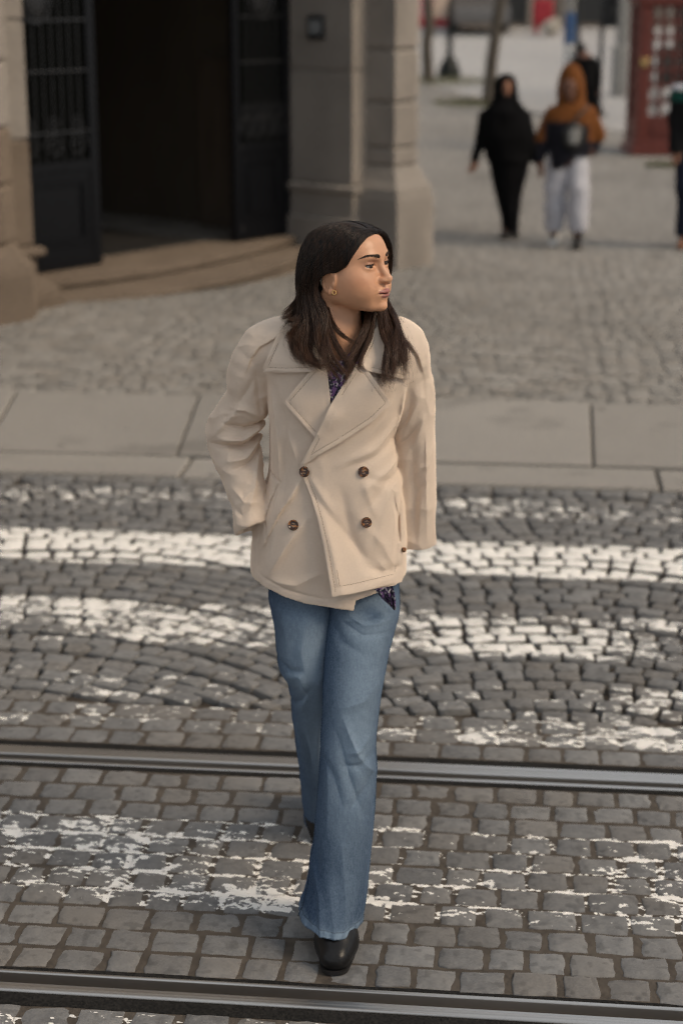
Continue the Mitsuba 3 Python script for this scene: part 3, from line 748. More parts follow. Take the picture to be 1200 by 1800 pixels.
# trees: slim trunks in small planted pits
mat('mat_bark', mikit.proc(lambda p, n, uv: MIX((0.05, 0.042, 0.034), (0.13, 0.115, 0.095), F3(p.x * 20, p.y * 20, p.z * 5, 3))), .95, .1)
scene['mat_leaf'] = {'type': 'twosided', 'bsdf': {'type': 'principled', 'base_color': mikit.proc(lambda p, n, uv: MIX((0.055, 0.085, 0.018), (0.12, 0.15, 0.035), N(p.x * 6, p.y * 6, p.z * 6))), 'roughness': .6, 'specular': .2}}
mat('mat_moss', mikit.proc(lambda p, n, uv: MIX((0.10, 0.105, 0.045), (0.17, 0.165, 0.085), N(p.x * 14, p.y * 14, p.z * 14))), .95, .1)
def street_tree(px, py, top, r, label, seed, height=5.2):
    g = on_ground(px, py); t = at(*top, g[1]); d = (t - g) / (t - g)[2]
    rr = np.random.default_rng(seed)
    tr = thing('tree', label, 'tree')
    H = height; z = np.linspace(0, H, 14)
    path = g + d * np.minimum(z, 2.6)[:, None] + np.array([0, 0, 1.0]) * np.maximum(z - 2.6, 0)[:, None] + rr.normal(0, .012, (14, 3)) * np.array([1, 1, 0])
    path[0, 2] -= .2
    limbs = [tube(path, r * (1.25 - .8 * z / H), 9)]
    tips = [path[-1]]
    for i_ in range(9):
        b = path[rr.integers(8, 14)]; q = rr.uniform(0, 6.28); L_ = rr.uniform(.8, 1.6)
        e = b + np.array([math.cos(q) * L_, math.sin(q) * L_, rr.uniform(.5, 1.1)]); m_ = (b + e) / 2 + [0, 0, .12]
        limbs.append(tube([b, m_, e], [r * .4, r * .3, r * .1], 6)); tips += [m_, e]
    obj('trunk', limbs[0], 'mat_bark', tr, smooth=50); objs('limb', limbs[1:], 'mat_bark', tr, smooth=50)
    n = 2600; c = np.array(tips)[rr.integers(0, len(tips), n)] + rr.normal(0, .30, (n, 3)); c[:, 2] = np.maximum(c[:, 2], g[2] + 3.2)
    u = rr.normal(0, 1, (n, 3)); u /= np.linalg.norm(u, axis=1, keepdims=True); w = np.cross(u, rr.normal(0, 1, (n, 3))); w /= np.linalg.norm(w, axis=1, keepdims=True)
    s = rr.uniform(.04, .075, (n, 1))
    v = np.stack([c - u * s, c + w * s * .45, c + u * s, c - w * s * .45], 1).reshape(-1, 3); q = np.arange(n)[:, None] * 4
    stuff(obj('crown', tm(v, q + np.arange(4)), 'mat_leaf', tr, smooth=False))
    return g
def grass_pit(g, name_label, sx, sy, seed, dx=0.0):
    rr = np.random.default_rng(seed); n = 900
    a = rr.uniform(0, 6.28, n); q = np.sqrt(rr.uniform(0, 1, n)); c = np.c_[g[0] + dx + sx * q * np.cos(a), g[1] + sy * q * np.sin(a)]
    c = np.c_[c, gz(c[:, 1]) - .005]; h = rr.uniform(.03, .09, (n, 1)); w = rr.normal(0, 1, (n, 3)) * [1, 1, 0]; w /= np.linalg.norm(w, axis=1, keepdims=True)
    tip = c + np.c_[rr.normal(0, .02, (n, 2)), h]
    v = np.stack([c - w * .012, c + w * .012, tip], 1).reshape(-1, 3)
    k = numbered('grass'); labels[k] = {'label': name_label, 'category': 'grass', 'kind': 'stuff'}
    own(k, tm(v, np.arange(3 * n).reshape(-1, 3)), 'mat_moss', smooth=False)
g = street_tree(751, 143, (751, 0), .11, 'slim street tree nearest the stone building, its trunk upright', 3); grass_pit(g, 'mossy grass round the foot of the upright street tree beside the building', 1.0, .9, 1, .35)
g = street_tree(855, 182, (877, 0), .105, 'slim leaning street tree behind the woman in the black cloak', 4); grass_pit(g, 'mossy grass round the foot of the leaning street tree', .75, .7, 2, -.30)
# posts and boxes in front of the phone box
mat('mat_blue_paint', (0.035, 0.085, 0.20), .4, .4); mat('mat_white_paint', (0.62, 0.62, 0.60), .5, .3); mat('mat_dark_metal', (0.020, 0.021, 0.021), .5, .4); mat('mat_grey_metal', (0.22, 0.22, 0.21), .5, .4)
ps = thing('sign_post', 'white post with a blue upper sleeve behind the orange hood', 'sign post')
g = on_ground(995, 205); k = g[1] * .96 / FPX
zb, zm, zt = at(995, 205, g[1])[2], at(995, 78, g[1])[2], at(995, 22, g[1])[2]
obj('post', lathe([(0, -.1), (9 * k, -.1), (9 * k, zm - g[2]), (0, zm - g[2])], g, 20), 'mat_white_paint', ps, smooth=30)
obj('sleeve', lathe([(0, zm - g[2]), (9.4 * k, zm - g[2]), (9.4 * k, zt - g[2]), (0, zt - g[2])], g, 20), 'mat_blue_paint', ps, smooth=30)
obj('post_head', lathe([(0, zt - g[2]), (8.4 * k, zt - g[2]), (8.4 * k, zt - g[2] + .7), (5 * k, zt - g[2] + .75), (0, zt - g[2] + .75)], g, 20), 'mat_grey_metal', ps, smooth=30)
pp = thing('pole', 'thin dark pole standing right beside the blue-sleeved post', 'pole')
g = on_ground(1011, 170); k = g[1] * .96 / FPX
obj('shaft', lathe([(0, -.1), (5 * k, -.1), (4.6 * k, 4.4), (0, 4.4)], g, 12), 'mat_dark_metal', pp, smooth=30); obj('collar', lathe([(0, .0), (8 * k, .0), (8 * k, .25), (5 * k, .32), (0, .32)], g, 12), 'mat_dark_metal', pp, smooth=30)
tl = thing('traffic_light', 'dark pole carrying a black box, behind the right shoulder of the orange hood', 'traffic light')
g = on_ground(1051, 198); k = g[1] * .96 / FPX
obj('pole', lathe([(0, -.1), (4.2 * k, -.1), (3.8 * k, 3.2), (0, 3.2)], g, 12), 'mat_dark_metal', tl, smooth=30)
zb = at(1051, 48, g[1])[2]
hd = obj('signal_head', box([g[0] + 13 * k, g[1], zb + .42], [30 * k, .26, .84], .03), 'mat_dark_metal', tl)
objs('bracket', (box([g[0], g[1] + .02, zb + .1], [16 * k, .05, .05], .01), box([g[0], g[1] + .02, zb + .7], [16 * k, .05, .05], .01)), 'mat_dark_metal', tl)
for q in range(3): obj('visor', trimesh.creation.annulus(.085, .10, .10, sections=20).apply_transform(trimesh.transformations.rotation_matrix(math.pi / 2, [1, 0, 0])).apply_translation([g[0] + 13 * k, g[1] - .17, zb + .16 + .26 * q]), 'mat_dark_metal', hd)
cb = thing('street_cabinet', 'tall grey street cabinet just left of the red phone box', 'cabinet')
g = on_ground(1086, 160); k = g[1] * .96 / FPX
zt = at(1086, 80, g[1])[2] - g[2]
obj('body', box([g[0], g[1], g[2] + zt / 2 - .05], [24 * k, .4, zt + .1], .03), 'mat_grey_metal', cb)
obj('upper_case', box([g[0] + 3 * k, g[1], g[2] + zt + 1.0], [20 * k, .34, 1.96], .03), 'mat_grey_metal', cb)
obj('door', box([g[0], g[1] - .205, g[2] + zt / 2], [19 * k, .02, zt * .82], .006), 'mat_grey_metal', cb)

# red phone box
mat('mat_red_paint', mikit.proc(lambda p, n, uv: MIX((0.095, 0.020, 0.013), (0.125, 0.027, 0.018), F3(p.x * 3, p.y * 3, p.z * 3, 3))), .42, .45)
mat('mat_paper', (0.66, 0.65, 0.62), .7, .2)
pb = thing('phone_box', 'red glazed telephone box on the square at the right edge', 'phone box')
g = on_ground(1118, 274); Yb = g[1]; kb = (Yb * .959 + .5) / FPX
x0 = at(1112, 274, Yb)[0]; Wb = 106 * kb; zg = g[2]
def pz(py): return at(1119, py, Yb)[2]
z_top = pz(10)
post = .20 * Wb
for sx in (0, 1):
    for sy in (0, 1):
        obj('corner_post', box([x0 + (post * .5 if sx == 0 else Wb - post * .5), Yb + (post * .5 if sy == 0 else Wb - post * .5), (zg + z_top) / 2 + .06], [post, post, z_top - zg - .12], .025), 'mat_red_paint', pb, smooth=30)
objs('base', (box([x0 + Wb / 2, Yb + Wb / 2, zg + .05], [Wb + .10, Wb + .10, .14], .03), box([x0 + Wb / 2, Yb + Wb / 2, zg + .16], [Wb + .02, Wb + .02, .10], .02)), 'mat_red_paint', pb, smooth=30)
objs('fascia', (box([x0 + Wb / 2, Yb + Wb / 2, z_top + .14], [Wb + .04, Wb + .04, .30], .03), box([x0 + Wb / 2, Yb + Wb / 2, z_top + .33], [Wb + .14, Wb + .14, .08], .03)), 'mat_red_paint', pb, smooth=30)
dome = trimesh.creation.uv_sphere(1, count=[12, 24]); dome.apply_scale([Wb * .56, Wb * .56, .16]); dome.apply_translation([x0 + Wb / 2, Yb + Wb / 2, z_top + .36]); obj('roof', dome, 'mat_red_paint', pb, smooth=True)
zl = pz(207)
def glazed(M, name):
    """one side: lower panel, three columns of panes between bars"""
    w = Wb - 2 * post; k_ = obj(name, box([w / 2, 0, (zg + .2 + zl) / 2], [w, .05, zl - zg - .2], .008).apply_transform(M), 'mat_red_paint', pb); obj('raised_panel', box([w / 2, -.03, (zg + .2 + zl) / 2], [w * .72, .03, (zl - zg - .2) * .55], .012).apply_transform(M), 'mat_red_paint', k_)
    rows_, cols = 7, 3; hh = (z_top - zl) / rows_; bars = [box([w / 2, 0, zl + hh * q], [w, .045, .045], .008) for q in range(rows_ + 1)] + [box([w * q / cols, 0, (zl + z_top) / 2], [.040, .043, z_top - zl], .008) for q in range(cols + 1)]
    objs('glazing_bar', [q.apply_transform(M) for q in bars], 'mat_red_paint', k_)
    for q in range(rows_):
        for c in range(cols):
            v = np.array([[w * c / cols + .02, .01, zl + hh * q + .022], [w * (c + 1) / cols - .02, .01, zl + hh * q + .022], [w * (c + 1) / cols - .02, .01, zl + hh * (q + 1) - .022], [w * c / cols + .02, .01, zl + hh * (q + 1) - .022]])
            obj('pane', tm(v, [[0, 1, 2, 3]]).apply_transform(M), 'mat_pane', k_, smooth=False)
def Mside(o, ux): return frame([o[0], o[1], 0], ux)
glazed(Mside((x0 + post, Yb + .06), (1, 0, 0)), 'door'); glazed(Mside((x0 + .06, Yb + Wb - post), (0, -1, 0)), 'side'); glazed(Mside((x0 + Wb - .06, Yb + post), (0, 1, 0)), 'side')
glazed(Mside((x0 + Wb - post, Yb + Wb - .06), (-1, 0, 0)), 'side')
obj('handle', box([x0 + post * .55, Yb - .02, pz(110)], [.11, .03, .12], .01), 'mat_brass', pb)
obj('telephone', box([x0 + Wb * .62, Yb + Wb * .72, pz(120)], [.30, .16, .55], .02), 'mat_dark_metal', pb); obj('shelf', box([x0 + Wb * .62, Yb + Wb * .70, pz(175)], [.5, .3, .03], .005), 'mat_dark_metal', pb)
nt = thing('notice', 'white paper notice stuck inside the lower panes of the red phone box', 'notice'); own(nt, box([x0 + post + .13, Yb + .10, pz(184)], [.24, .006, .40], 0), 'mat_paper', smooth=False)
grass_pit(on_ground(1186, 293), 'thin strip of grass in front of the red phone box', .42, .16, 5)

# far side of the street
mat('mat_far_wall', mikit.proc(lambda p, n, uv: MIX((0.105, 0.085, 0.068), (0.20, 0.165, 0.135), F3(p.x * .9, p.z * 1.4, p.y * .4, 4))), .9, .2)
fw = thing('far_building', 'brownish building fronts closing the street at the top of the picture', 'building')
yf = 60.5; zf_ = float(gz(60)) - .3
obj('wall', box([12, yf + 3, zf_ + 4.5], [90, 6, 9.6], .05), 'mat_far_wall', fw)
for q in range(13):
    xw = -12.5 + q * 3.5; o_ = obj('shopfront', box([xw, yf - .03, zf_ + 2.9], [2.5, .12, .22], .02), 'mat_stone_grey', fw); objs('jamb', (box([xw - 1.2, yf - .03, zf_ + 1.5], [.14, .12, 2.5], .02), box([xw + 1.2, yf - .03, zf_ + 1.5], [.14, .12, 2.5], .02)), 'mat_stone_grey', o_); obj('glass', box([xw, yf + .02, zf_ + 1.6], [2.2, .06, 2.5], 0), 'mat_dark_metal', o_)
    for z_ in (5.0, 7.6):
        o_ = obj('window', box([xw, yf - .03, zf_ + z_ + 1.1], [1.3, .1, .12], .02), 'mat_stone_grey', fw); obj('sill', box([xw, yf - .05, zf_ + z_ - .8], [1.4, .16, .1], .02), 'mat_stone_grey', o_); obj('pane', box([xw, yf + .0, zf_ + z_ + .12], [1.1, .03, 1.75], 0), 'mat_dark_metal', o_)
mat('mat_pink_board', (0.50, 0.24, 0.25), .5, .3); mat('mat_red_board', (0.30, 0.025, 0.035), .5, .3); mat('mat_cream_board', (0.55, 0.42, 0.33), .6, .3)
hb = thing('hoarding', 'pink and cream hoarding with a red foot behind the street lamp', 'hoarding')
Yh = 57.0; a_, b_ = at(728, 48, Yh), at(786, 33, Yh)
obj('foot_board', box([(a_[0] + b_[0]) / 2, Yh, (a_[2] + b_[2]) / 2], [b_[0] - a_[0], .3, b_[2] - a_[2]], .02), 'mat_red_board', hb)
c_ = at(760, 33, Yh); obj('pink_panel', box([(a_[0] + c_[0]) / 2, Yh, b_[2] + 1.0], [c_[0] - a_[0], .2, 2.0], .02), 'mat_pink_board', hb); obj('cream_panel', box([(c_[0] + b_[0]) / 2 + .01, Yh, b_[2] + .95], [b_[0] - c_[0], .2, 1.9], .02), 'mat_cream_board', hb)
gh = gz(Yh); objs('leg', ([box([x_, Yh, (gh + a_[2]) / 2 - .1], [.12, .2, a_[2] - gh + .22], .01) for x_ in (a_[0] + .2, b_[0] - .2)]), 'mat_white_paint', hb)
# parked car, seen low behind the lamp
def car(px, py, Y, paint, label, heading=0.0):
    g = np.array(at(px, py, Y)); g[2] = gz(Y)
    c = thing('parked_car', label, 'car')
    P = [(-2.1, .30), (-2.1, .62), (-1.95, .80), (-1.15, .93), (-.55, 1.42), (.75, 1.45), (1.45, .98), (2.05, .86), (2.12, .55), (2.1, .30)]
    for xw in (1.3, -1.3):
        P += [(xw + .36 * math.cos(q), .30 + .34 * math.sin(q)) for q in np.linspace(0, math.pi, 9)]
    m = trimesh.creation.extrude_polygon(shapely.Polygon(P), 1.7, engine='earcut'); m.apply_transform(np.array([[1, 0, 0, 0], [0, 0, 1, -.85], [0, 1, 0, 0], [0, 0, 0, 1.0]])); m.fix_normals()
    M = frame(g - [0, 0, .1], [math.cos(heading), math.sin(heading), 0])
    obj('body', m.apply_transform(M), paint, c)
    for s in (-.86, .86):
        obj('side_window', trimesh.creation.extrude_polygon(shapely.Polygon([(-1.0, .98), (-.5, 1.36), (.7, 1.38), (1.2, 1.0)]), .01, engine='earcut').apply_transform(np.array([[1, 0, 0, 0], [0, 0, 1, s - .005], [0, 1, 0, 0], [0, 0, 0, 1.0]])).apply_transform(M), 'mat_dark_metal', c)
        for xw in (1.3, -1.3):
            w_ = obj('wheel', trimesh.creation.cylinder(.31, .2, sections=24).apply_transform(trimesh.transformations.rotation_matrix(math.pi / 2, [1, 0, 0])).apply_translation([xw, s * .88, .31]).apply_transform(M), 'mat_dark_metal', c)
            obj('rim', trimesh.creation.cylinder(.19, .012, sections=20).apply_transform(trimesh.transformations.rotation_matrix(math.pi / 2, [1, 0, 0])).apply_translation([xw, s * .99, .31]).apply_transform(M), 'mat_grey_metal', w_)
mat('mat_car_grey', (0.085, 0.08, 0.076), .3, .5, clearcoat=.6); mat('mat_car_dark', (0.03, 0.03, 0.032), .3, .5, clearcoat=.6)
car(838, 40, 57.8, 'mat_car_grey', 'grey car parked far off between the lamp and the leaning tree', math.pi / 2)
rb = thing('barrier', 'red plastic roadworks barrier far off on the street', 'barrier')
g = at(953, 44, 56); g[2] = gz(56)
obj('panel', box(g + [0, 0, .62], [.62, .30, .75], .05), 'mat_red_board', rb); objs('stand', (box(g + [-.2, 0, .12], [.12, .5, .3], .02), box(g + [.2, 0, .12], [.12, .5, .3], .02)), 'mat_red_board', rb)
sk = thing('sack', 'pale bulging sack lying against the red barrier', 'sack')
c0 = at(968, 46, 55.2); c0[2] = gz(55.2)
sm = surfnet(lambda P: smin(ell(P, (0, 0, .28), (.36, .3, .32)), ell(P, (.16, 0, .5), (.2, .2, .18)), .1) + .04 * (meshkit.fbm(P * 6, 2) - .5), (-.6, -.5, -.1), (.6, .5, .9), .04, coarse=2, margin=3)
mat('mat_sackcloth', (0.36, 0.33, 0.28), .9, .1); own(sk, sm.apply_scale(.72).apply_translation(c0), 'mat_sackcloth', smooth=True)

# ------------------------------------------------------------------ passers-by
def cones(P, segs, k=.03):
    d = None
    for a, b, ra, rb in segs:
        q = cone(P, a, b, ra, rb); d = q if d is None else smin(d, q, k)
    return d
class Fig:
    def __init__(s, px, py, label):
        s.g = on_ground(px, py); s.Y = s.g[1]; s.k = (s.Y * .9587 + .55) / FPX
        s.key = thing('person', label, 'person')
    shift = 0.0
    def p(s, px, py, dy=0.0): return at(px + s.shift, py, s.Y + dy)
    def seg(s, a, b, ra, rb): return (s.p(*a), s.p(*b), ra * s.k, rb * s.k)
    def box(s, pts, pad):
        P = np.array(pts); return P.min(0) - pad, P.max(0) + pad
def hand_segs(w, d, side, s=1.0, curl=.5):
    """wrist, direction of the fingers, the way the thumb lies"""
    d = d / np.linalg.norm(d); side = side - d * (side @ d); side = side / np.linalg.norm(side); nrm = np.cross(d, side)
    out = [(w, w + d * .05 * s, .026 * s, .030 * s), (w + d * .03 * s + side * .018 * s, w + d * .085 * s + side * .026 * s, .016 * s, .014 * s), (w + d * .03 * s - side * .018 * s, w + d * .08 * s - side * .028 * s, .016 * s, .013 * s)]
    for o, L in ((.030, .068), (.010, .078), (-.010, .072), (-.029, .056)):
        b = w + d * .085 * s + side * o * s; m_ = b + (d * .7 + nrm * .3 * curl) * L * .55 * s; e = m_ + (d * .6 + nrm * .8 * curl) * L * .5 * s
        out += [(b, m_, .0095 * s, .0085 * s), (m_, e, .0085 * s, .0070 * s)]
    t0 = w + d * .03 * s + side * .025 * s; t1 = t0 + (d * .5 + side * .7) * .045 * s; t2 = t1 + (d * .9 + side * .2 + nrm * .3) * .032 * s
    return out + [(t0, t1, .013 * s, .011 * s), (t1, t2, .010 * s, .008 * s)]
def head_shape(P, c, s, face):
    """head with brow, nose, chin and ears; face: unit direction of the face"""
    up = np.array([0, 0, 1.0]); lf = np.cross(up, face)
    Q = np.stack([(P - c) @ lf, (P - c) @ face, (P - c) @ up], 1) / s
    S_ = Q.copy(); S_[:, 0] = np.abs(S_[:, 0])
    d = ell(Q, (0, -.01, .03), (.074, .092, .085)); d = smin(d, ell(Q, (0, .03, -.04), (.056, .058, .072)), .03)
    d = smin(d, ell(Q, (0, .062, -.095), (.022, .022, .018)), .02); d = smin(d, cone(Q, (0, .085, .0), (0, .108, -.035), .008, .012), .012)
    d = smin(d, ell(Q, (0, .082, -.066), (.024, .012, .012)), .01); d = smin(d, ell(S_, (.028, .076, .018), (.024, .014, .008)), .012)
    d = smax(d, -ell(S_, (.030, .098, .0), (.016, .016, .010)), .01); d = smin(d, ell(S_, (.076, -.005, -.01), (.008, .02, .032)), .008)
    return d * s
mat('mat_skin_tan', (0.33, 0.165, 0.105), .5, .35); mat('mat_skin_dark', (0.15, 0.072, 0.048), .5, .35)
mat('mat_black_cloth', mikit.proc(lambda p, n, uv: MIX((0.004, 0.004, 0.0045), (0.010, 0.010, 0.011), F3(p.x * 9, p.y * 9, p.z * 5, 3))), .95, .05)
mat('mat_white_cloth', mikit.proc(lambda p, n, uv: MIX((0.42, 0.42, 0.46), (0.54, 0.54, 0.58), F3(p.x * 8, p.y * 8, p.z * 5, 3))), .85, .2)
mat('mat_shoe_dark', (0.02, 0.018, 0.016), .5, .3); mat('mat_shoe_white', (0.55, 0.54, 0.51), .5, .3)
mat('mat_cloth_blocks', {'type': 'mesh_attribute', 'name': 'vertex_color'}, .85, .15)
def shoe_segs(f, ankle, toe, r): return [(ankle, toe, r, r * .8)]
def shoe(toe_p, heel_p, m, fig, w=.046):
    t, h = np.array(toe_p, float), np.array(heel_p, float); t[2], h[2] = gz(t[1]) + .03, h[2] + .03
    def f(P):
        d = smin(cone(P, h, t, w * .8, w * .95), cone(P, h + [0, 0, .02], h + [0, 0, .09], w * .85, w * .95), .03)
        return smax(d, (gz(t[1]) + .002) - P[:, 2], .008)
    lo, hi = np.minimum(t, h) - .09, np.maximum(t, h) + [.09, .09, .18]
    obj('shoe', surfnet(f, lo, hi, .011, coarse=2, margin=3), m, fig.key, smooth=True)
def folds_noise(P, a, f=(9, 9, 3)): return a * (meshkit.fbm(P * np.array(f), 3) - .5)

# woman in a black cloak
A = Fig(890, 419, 'woman in a long black cloak and headscarf walking beside the man in the orange hood')
fc = np.array([.12, -1, -.10]); fc /= np.linalg.norm(fc)
hc = A.p(888, 150)
wl, wr = A.p(834, 281, -.02), A.p(943, 283, -.04)
bs = [A.seg((888, 170), (887, 200), 10, 15), A.seg((887, 200), (885, 285), 24, 22), A.seg((862, 196), (848, 240), 8, 7), A.seg((848, 240), (834, 281, -.02), 6.5, 4.5), A.seg((914, 196), (928, 240), 8, 7), A.seg((928, 240), (943, 283, -.04), 6.5, 4.5),
      A.seg((880, 285), (886, 345, -.02), 11, 8), A.seg((886, 345, -.02), (888, 408, -.03), 7, 4.5), A.seg((894, 285), (899, 345, .02), 11, 8), A.seg((899, 345, .02), (902, 400, .10), 7, 4.5)]
bs += hand_segs(wl, A.p(829, 297, -.03) - wl, np.array([.6, -.6, 0]), .95) + hand_segs(wr, A.p(949, 297, -.05) - wr, np.array([0, -.8, .4]), .95, 1.0)
pts = np.array([q for s_ in bs for q in s_[:2]])
bm = surfnet(lambda P: smin(cones(P, bs, .018), head_shape(P, hc, .95, fc), .02), pts.min(0) - .16, np.maximum(pts.max(0), hc + .14) + .12, .011, coarse=3, margin=2.2)
own(A.key, bm, 'mat_skin_tan', smooth=True)
def cloak(P):
    d = cones(P, [A.seg((888, 150), (888, 166), 20, 20), A.seg((888, 172), (887, 196), 20, 32)], .04)
    rows_ = [(176, 866, 910, 17), (190, 853, 922, 25), (212, 846, 930, 31), (240, 843, 934, 34), (270, 852, 932, 33), (284, 858, 930, 32), (310, 863, 925, 30), (350, 872, 916, 27), (385, 879, 911, 24), (412, 881, 908, 23)]
    R = np.array([[A.p(0, r[0])[2], A.p(r[1], r[0])[0], A.p(r[2], r[0])[0], r[3] * A.k] for r in rows_])[::-1]
    z = np.clip(P[:, 2], R[0, 0], R[-1, 0]); xl, xr, dp = (np.interp(z, R[:, 0], R[:, q]) for q in (1, 2, 3))
    u = (P[:, 0] - (xl + xr) / 2) / ((xr - xl) / 2); v = (P[:, 1] - A.Y - .0) / dp
    t = (np.sqrt(u * u + v * v + 1e-9) - 1) * np.minimum((xr - xl) / 2, dp)
    t = np.maximum(np.maximum(t, P[:, 2] - A.p(0, 174)[2]), A.p(0, 404)[2] - .35 * (P[:, 0] - A.p(892, 400)[0]) - P[:, 2])
    t = t - .012 * np.exp(-((P[:, 2] - A.p(0, 280)[2]) / .03) ** 2)
    d = smin(d, t, .03)
    d = smin(d, cones(P, [A.seg((852, 205), (846, 240), 12, 11), A.seg((846, 240), (835, 280, -.02), 10, 8)], .02), .02)
    d = smin(d, cones(P, [A.seg((922, 205), (930, 240), 12, 11), A.seg((930, 240), (942, 281, -.04), 10, 8)], .02), .02)
    d = smax(d, -ell(P, hc + fc * .125 + [0, 0, -.012], (.066, .10, .088)), .012)
    return d + folds_noise(P, .030)
lo, hi = A.box([A.p(826, 290), A.p(950, 290), A.p(888, 122), A.p(888, 415)], .12); lo[1], hi[1] = A.Y - .36, A.Y + .36
obj('cloak', surfnet(cloak, lo, hi, .013, coarse=3, margin=2.2), 'mat_black_cloth', A.key, smooth=True)
shoe(A.p(885, 421, -.10), A.p(888, 414, .08), 'mat_shoe_dark', A); shoe(A.p(904, 412, .06), A.p(904, 404, .22), 'mat_shoe_dark', A)

# man in the orange hood
B_ = Fig(1000, 436, 'man with an orange hood up over a dark jacket, pale sweatpants and trainers')
fb = np.array([-.05, -1, -.28]); fb /= np.linalg.norm(fb)
hb_ = B_.p(1001, 158, -.06)
wl2, wr2 = B_.p(948, 284, -.04), B_.p(1043, 262, -.02)
bs2 = [B_.seg((1002, 178), (1003, 200), 11, 16), B_.seg((1003, 205), (1000, 275), 27, 24), B_.seg((970, 200), (956, 243), 9, 8), B_.seg((956, 243), (948, 284, -.04), 7, 5), B_.seg((1036, 200), (1050, 238), 9, 8), B_.seg((1050, 238), (1043, 262, -.02), 7, 5.5),
       B_.seg((984, 280), (976, 345, .04), 14, 10), B_.seg((976, 345, .04), (972, 415, .12), 9, 6), B_.seg((1014, 280), (1016, 345, -.10), 14, 10), B_.seg((1016, 345, -.10), (1013, 412, -.05), 9, 6)]
bs2 += hand_segs(wl2, B_.p(952, 301, -.06) - wl2, np.array([0, -.8, .3]), 1.05, 1.0) + hand_segs(wr2, B_.p(1030, 272, -.10) - wr2, np.array([0, -.3, 1.0]), .9, 1.2)
pts = np.array([q for s_ in bs2 for q in s_[:2]])
bm = surfnet(lambda P: smin(cones(P, bs2, .018), head_shape(P, hb_, 1.0, fb), .02), pts.min(0) - .16, np.maximum(pts.max(0), hb_ + .14) + .12, .011, coarse=3, margin=2.2)
own(B_.key, bm, 'mat_skin_dark', smooth=True)
def jacket_b(P):
    rows_ = [(180, 985, 1022, 20), (192, 968, 1038, 26), (215, 962, 1044, 30), (245, 962, 1042, 32), (275, 962, 1036, 33), (292, 964, 1034, 33)]
    R = np.array([[B_.p(0, r[0])[2], B_.p(r[1], r[0])[0], B_.p(r[2], r[0])[0], r[3] * B_.k] for r in rows_])[::-1]
    z = np.clip(P[:, 2], R[0, 0], R[-1, 0]); xl, xr, dp = (np.interp(z, R[:, 0], R[:, q]) for q in (1, 2, 3))
    u = (P[:, 0] - (xl + xr) / 2) / ((xr - xl) / 2); v = (P[:, 1] - B_.Y) / dp
    t = ((np.abs(u) ** 2.4 + np.abs(v) ** 2.4 + 1e-9) ** (1 / 2.4) - 1) * np.minimum((xr - xl) / 2, dp)
    hem = np.interp(P[:, 0], [B_.p(960, 0)[0], B_.p(990, 0)[0], B_.p(1020, 0)[0]], [B_.p(0, 290)[2], B_.p(0, 297)[2], B_.p(0, 272)[2]])
    t = np.maximum(np.maximum(t, P[:, 2] - B_.p(0, 180)[2]), hem - P[:, 2])
    d = smin(t, cones(P, [B_.seg((972, 200), (954, 243), 15, 13), B_.seg((954, 243), (948, 281, -.04), 12, 9)], .02), .03)
    d = smin(d, cones(P, [B_.seg((1034, 200), (1051, 238), 15, 13), B_.seg((1051, 238), (1042, 264, -.02), 12, 9)], .02), .03)
    h = smin(ell(P, B_.p(1003, 150, .01), (22.5 * B_.k, .155, 38 * B_.k)), cones(P, [B_.seg((1003, 160, .04), (1004, 190, .02), 23, 26)], .03), .05)
    h = smax(h, -ell(P, hb_ + fb * .135 + [0, 0, -.015], (.082, .13, .115)), .015)
    d = smin(d, h, .03)
    return d + folds_noise(P, .028)
lo, hi = B_.box([B_.p(938, 300), B_.p(1064, 260), B_.p(1003, 108), B_.p(1000, 300)], .08); lo[1], hi[1] = B_.Y - .38, B_.Y + .36
jb = surfnet(jacket_b, lo, hi, .012, coarse=3, margin=2.2)
V = np.asarray(jb.vertices)
orange, dark = np.array([0.150, 0.054, 0.015]), np.array([0.012, 0.012, 0.017])
pyv = 900 - FPX * ((V - CAM) @ UPV) / ((V - CAM) @ FWD); pxv = 600 + FPX * V[:, 0] / ((V - CAM) @ FWD)
zc, zs = B_.p(0, 212)[2], B_.p(0, 248)[2]
slv = np.maximum(ss(B_.p(966, 0)[0], B_.p(958, 0)[0], V[:, 0]), ss(B_.p(1036, 0)[0], B_.p(1044, 0)[0], V[:, 0]))
wgt = np.maximum(ss(zc - .02, zc + .02, V[:, 2] + .25 * np.maximum(0, V[:, 0] - B_.p(1010, 0)[0])), slv * ss(zs - .01, zs + .01, V[:, 2]))
col_ = dark + (orange - dark) * wgt[:, None]
obj('hooded_jacket', jb, 'mat_cloth_blocks', B_.key, smooth=True, color=col_)
def pants(P):
    a = cones(P, [B_.seg((980, 272), (976, 330, .03), 21, 19), B_.seg((976, 330, .03), (974, 404, .10), 18, 16)], .03)
    b = cones(P, [B_.seg((1013, 268), (1016, 330, -.09), 21, 19), B_.seg((1016, 330, -.09), (1015, 396, -.06), 19, 19)], .03)
    d = smin(a, b, .02); d = smax(d, P[:, 2] - B_.p(0, 262)[2], .01); d = smax(d, B_.p(0, 408)[2] - P[:, 2], .012)
    return d + folds_noise(P, .045, (7, 7, 4))
lo, hi = B_.box([B_.p(950, 412), B_.p(1042, 412), B_.p(1000, 255)], .06); lo[1], hi[1] = B_.Y - .36, B_.Y + .36
obj('sweatpants', surfnet(pants, lo, hi, .012, coarse=3, margin=2.2), 'mat_white_cloth', B_.key, smooth=True)
shoe(B_.p(969, 432, .04), B_.p(974, 425, .22), 'mat_shoe_white', B_, .05); shoe(B_.p(1012, 443, -.16), B_.p(1014, 428, .02), 'mat_shoe_dark', B_, .05)
bg = thing('shoulder_bag', 'dark printed bag worn across the chest of the man in the orange hood', 'bag')
c_ = B_.p(1007, 240, -.20)
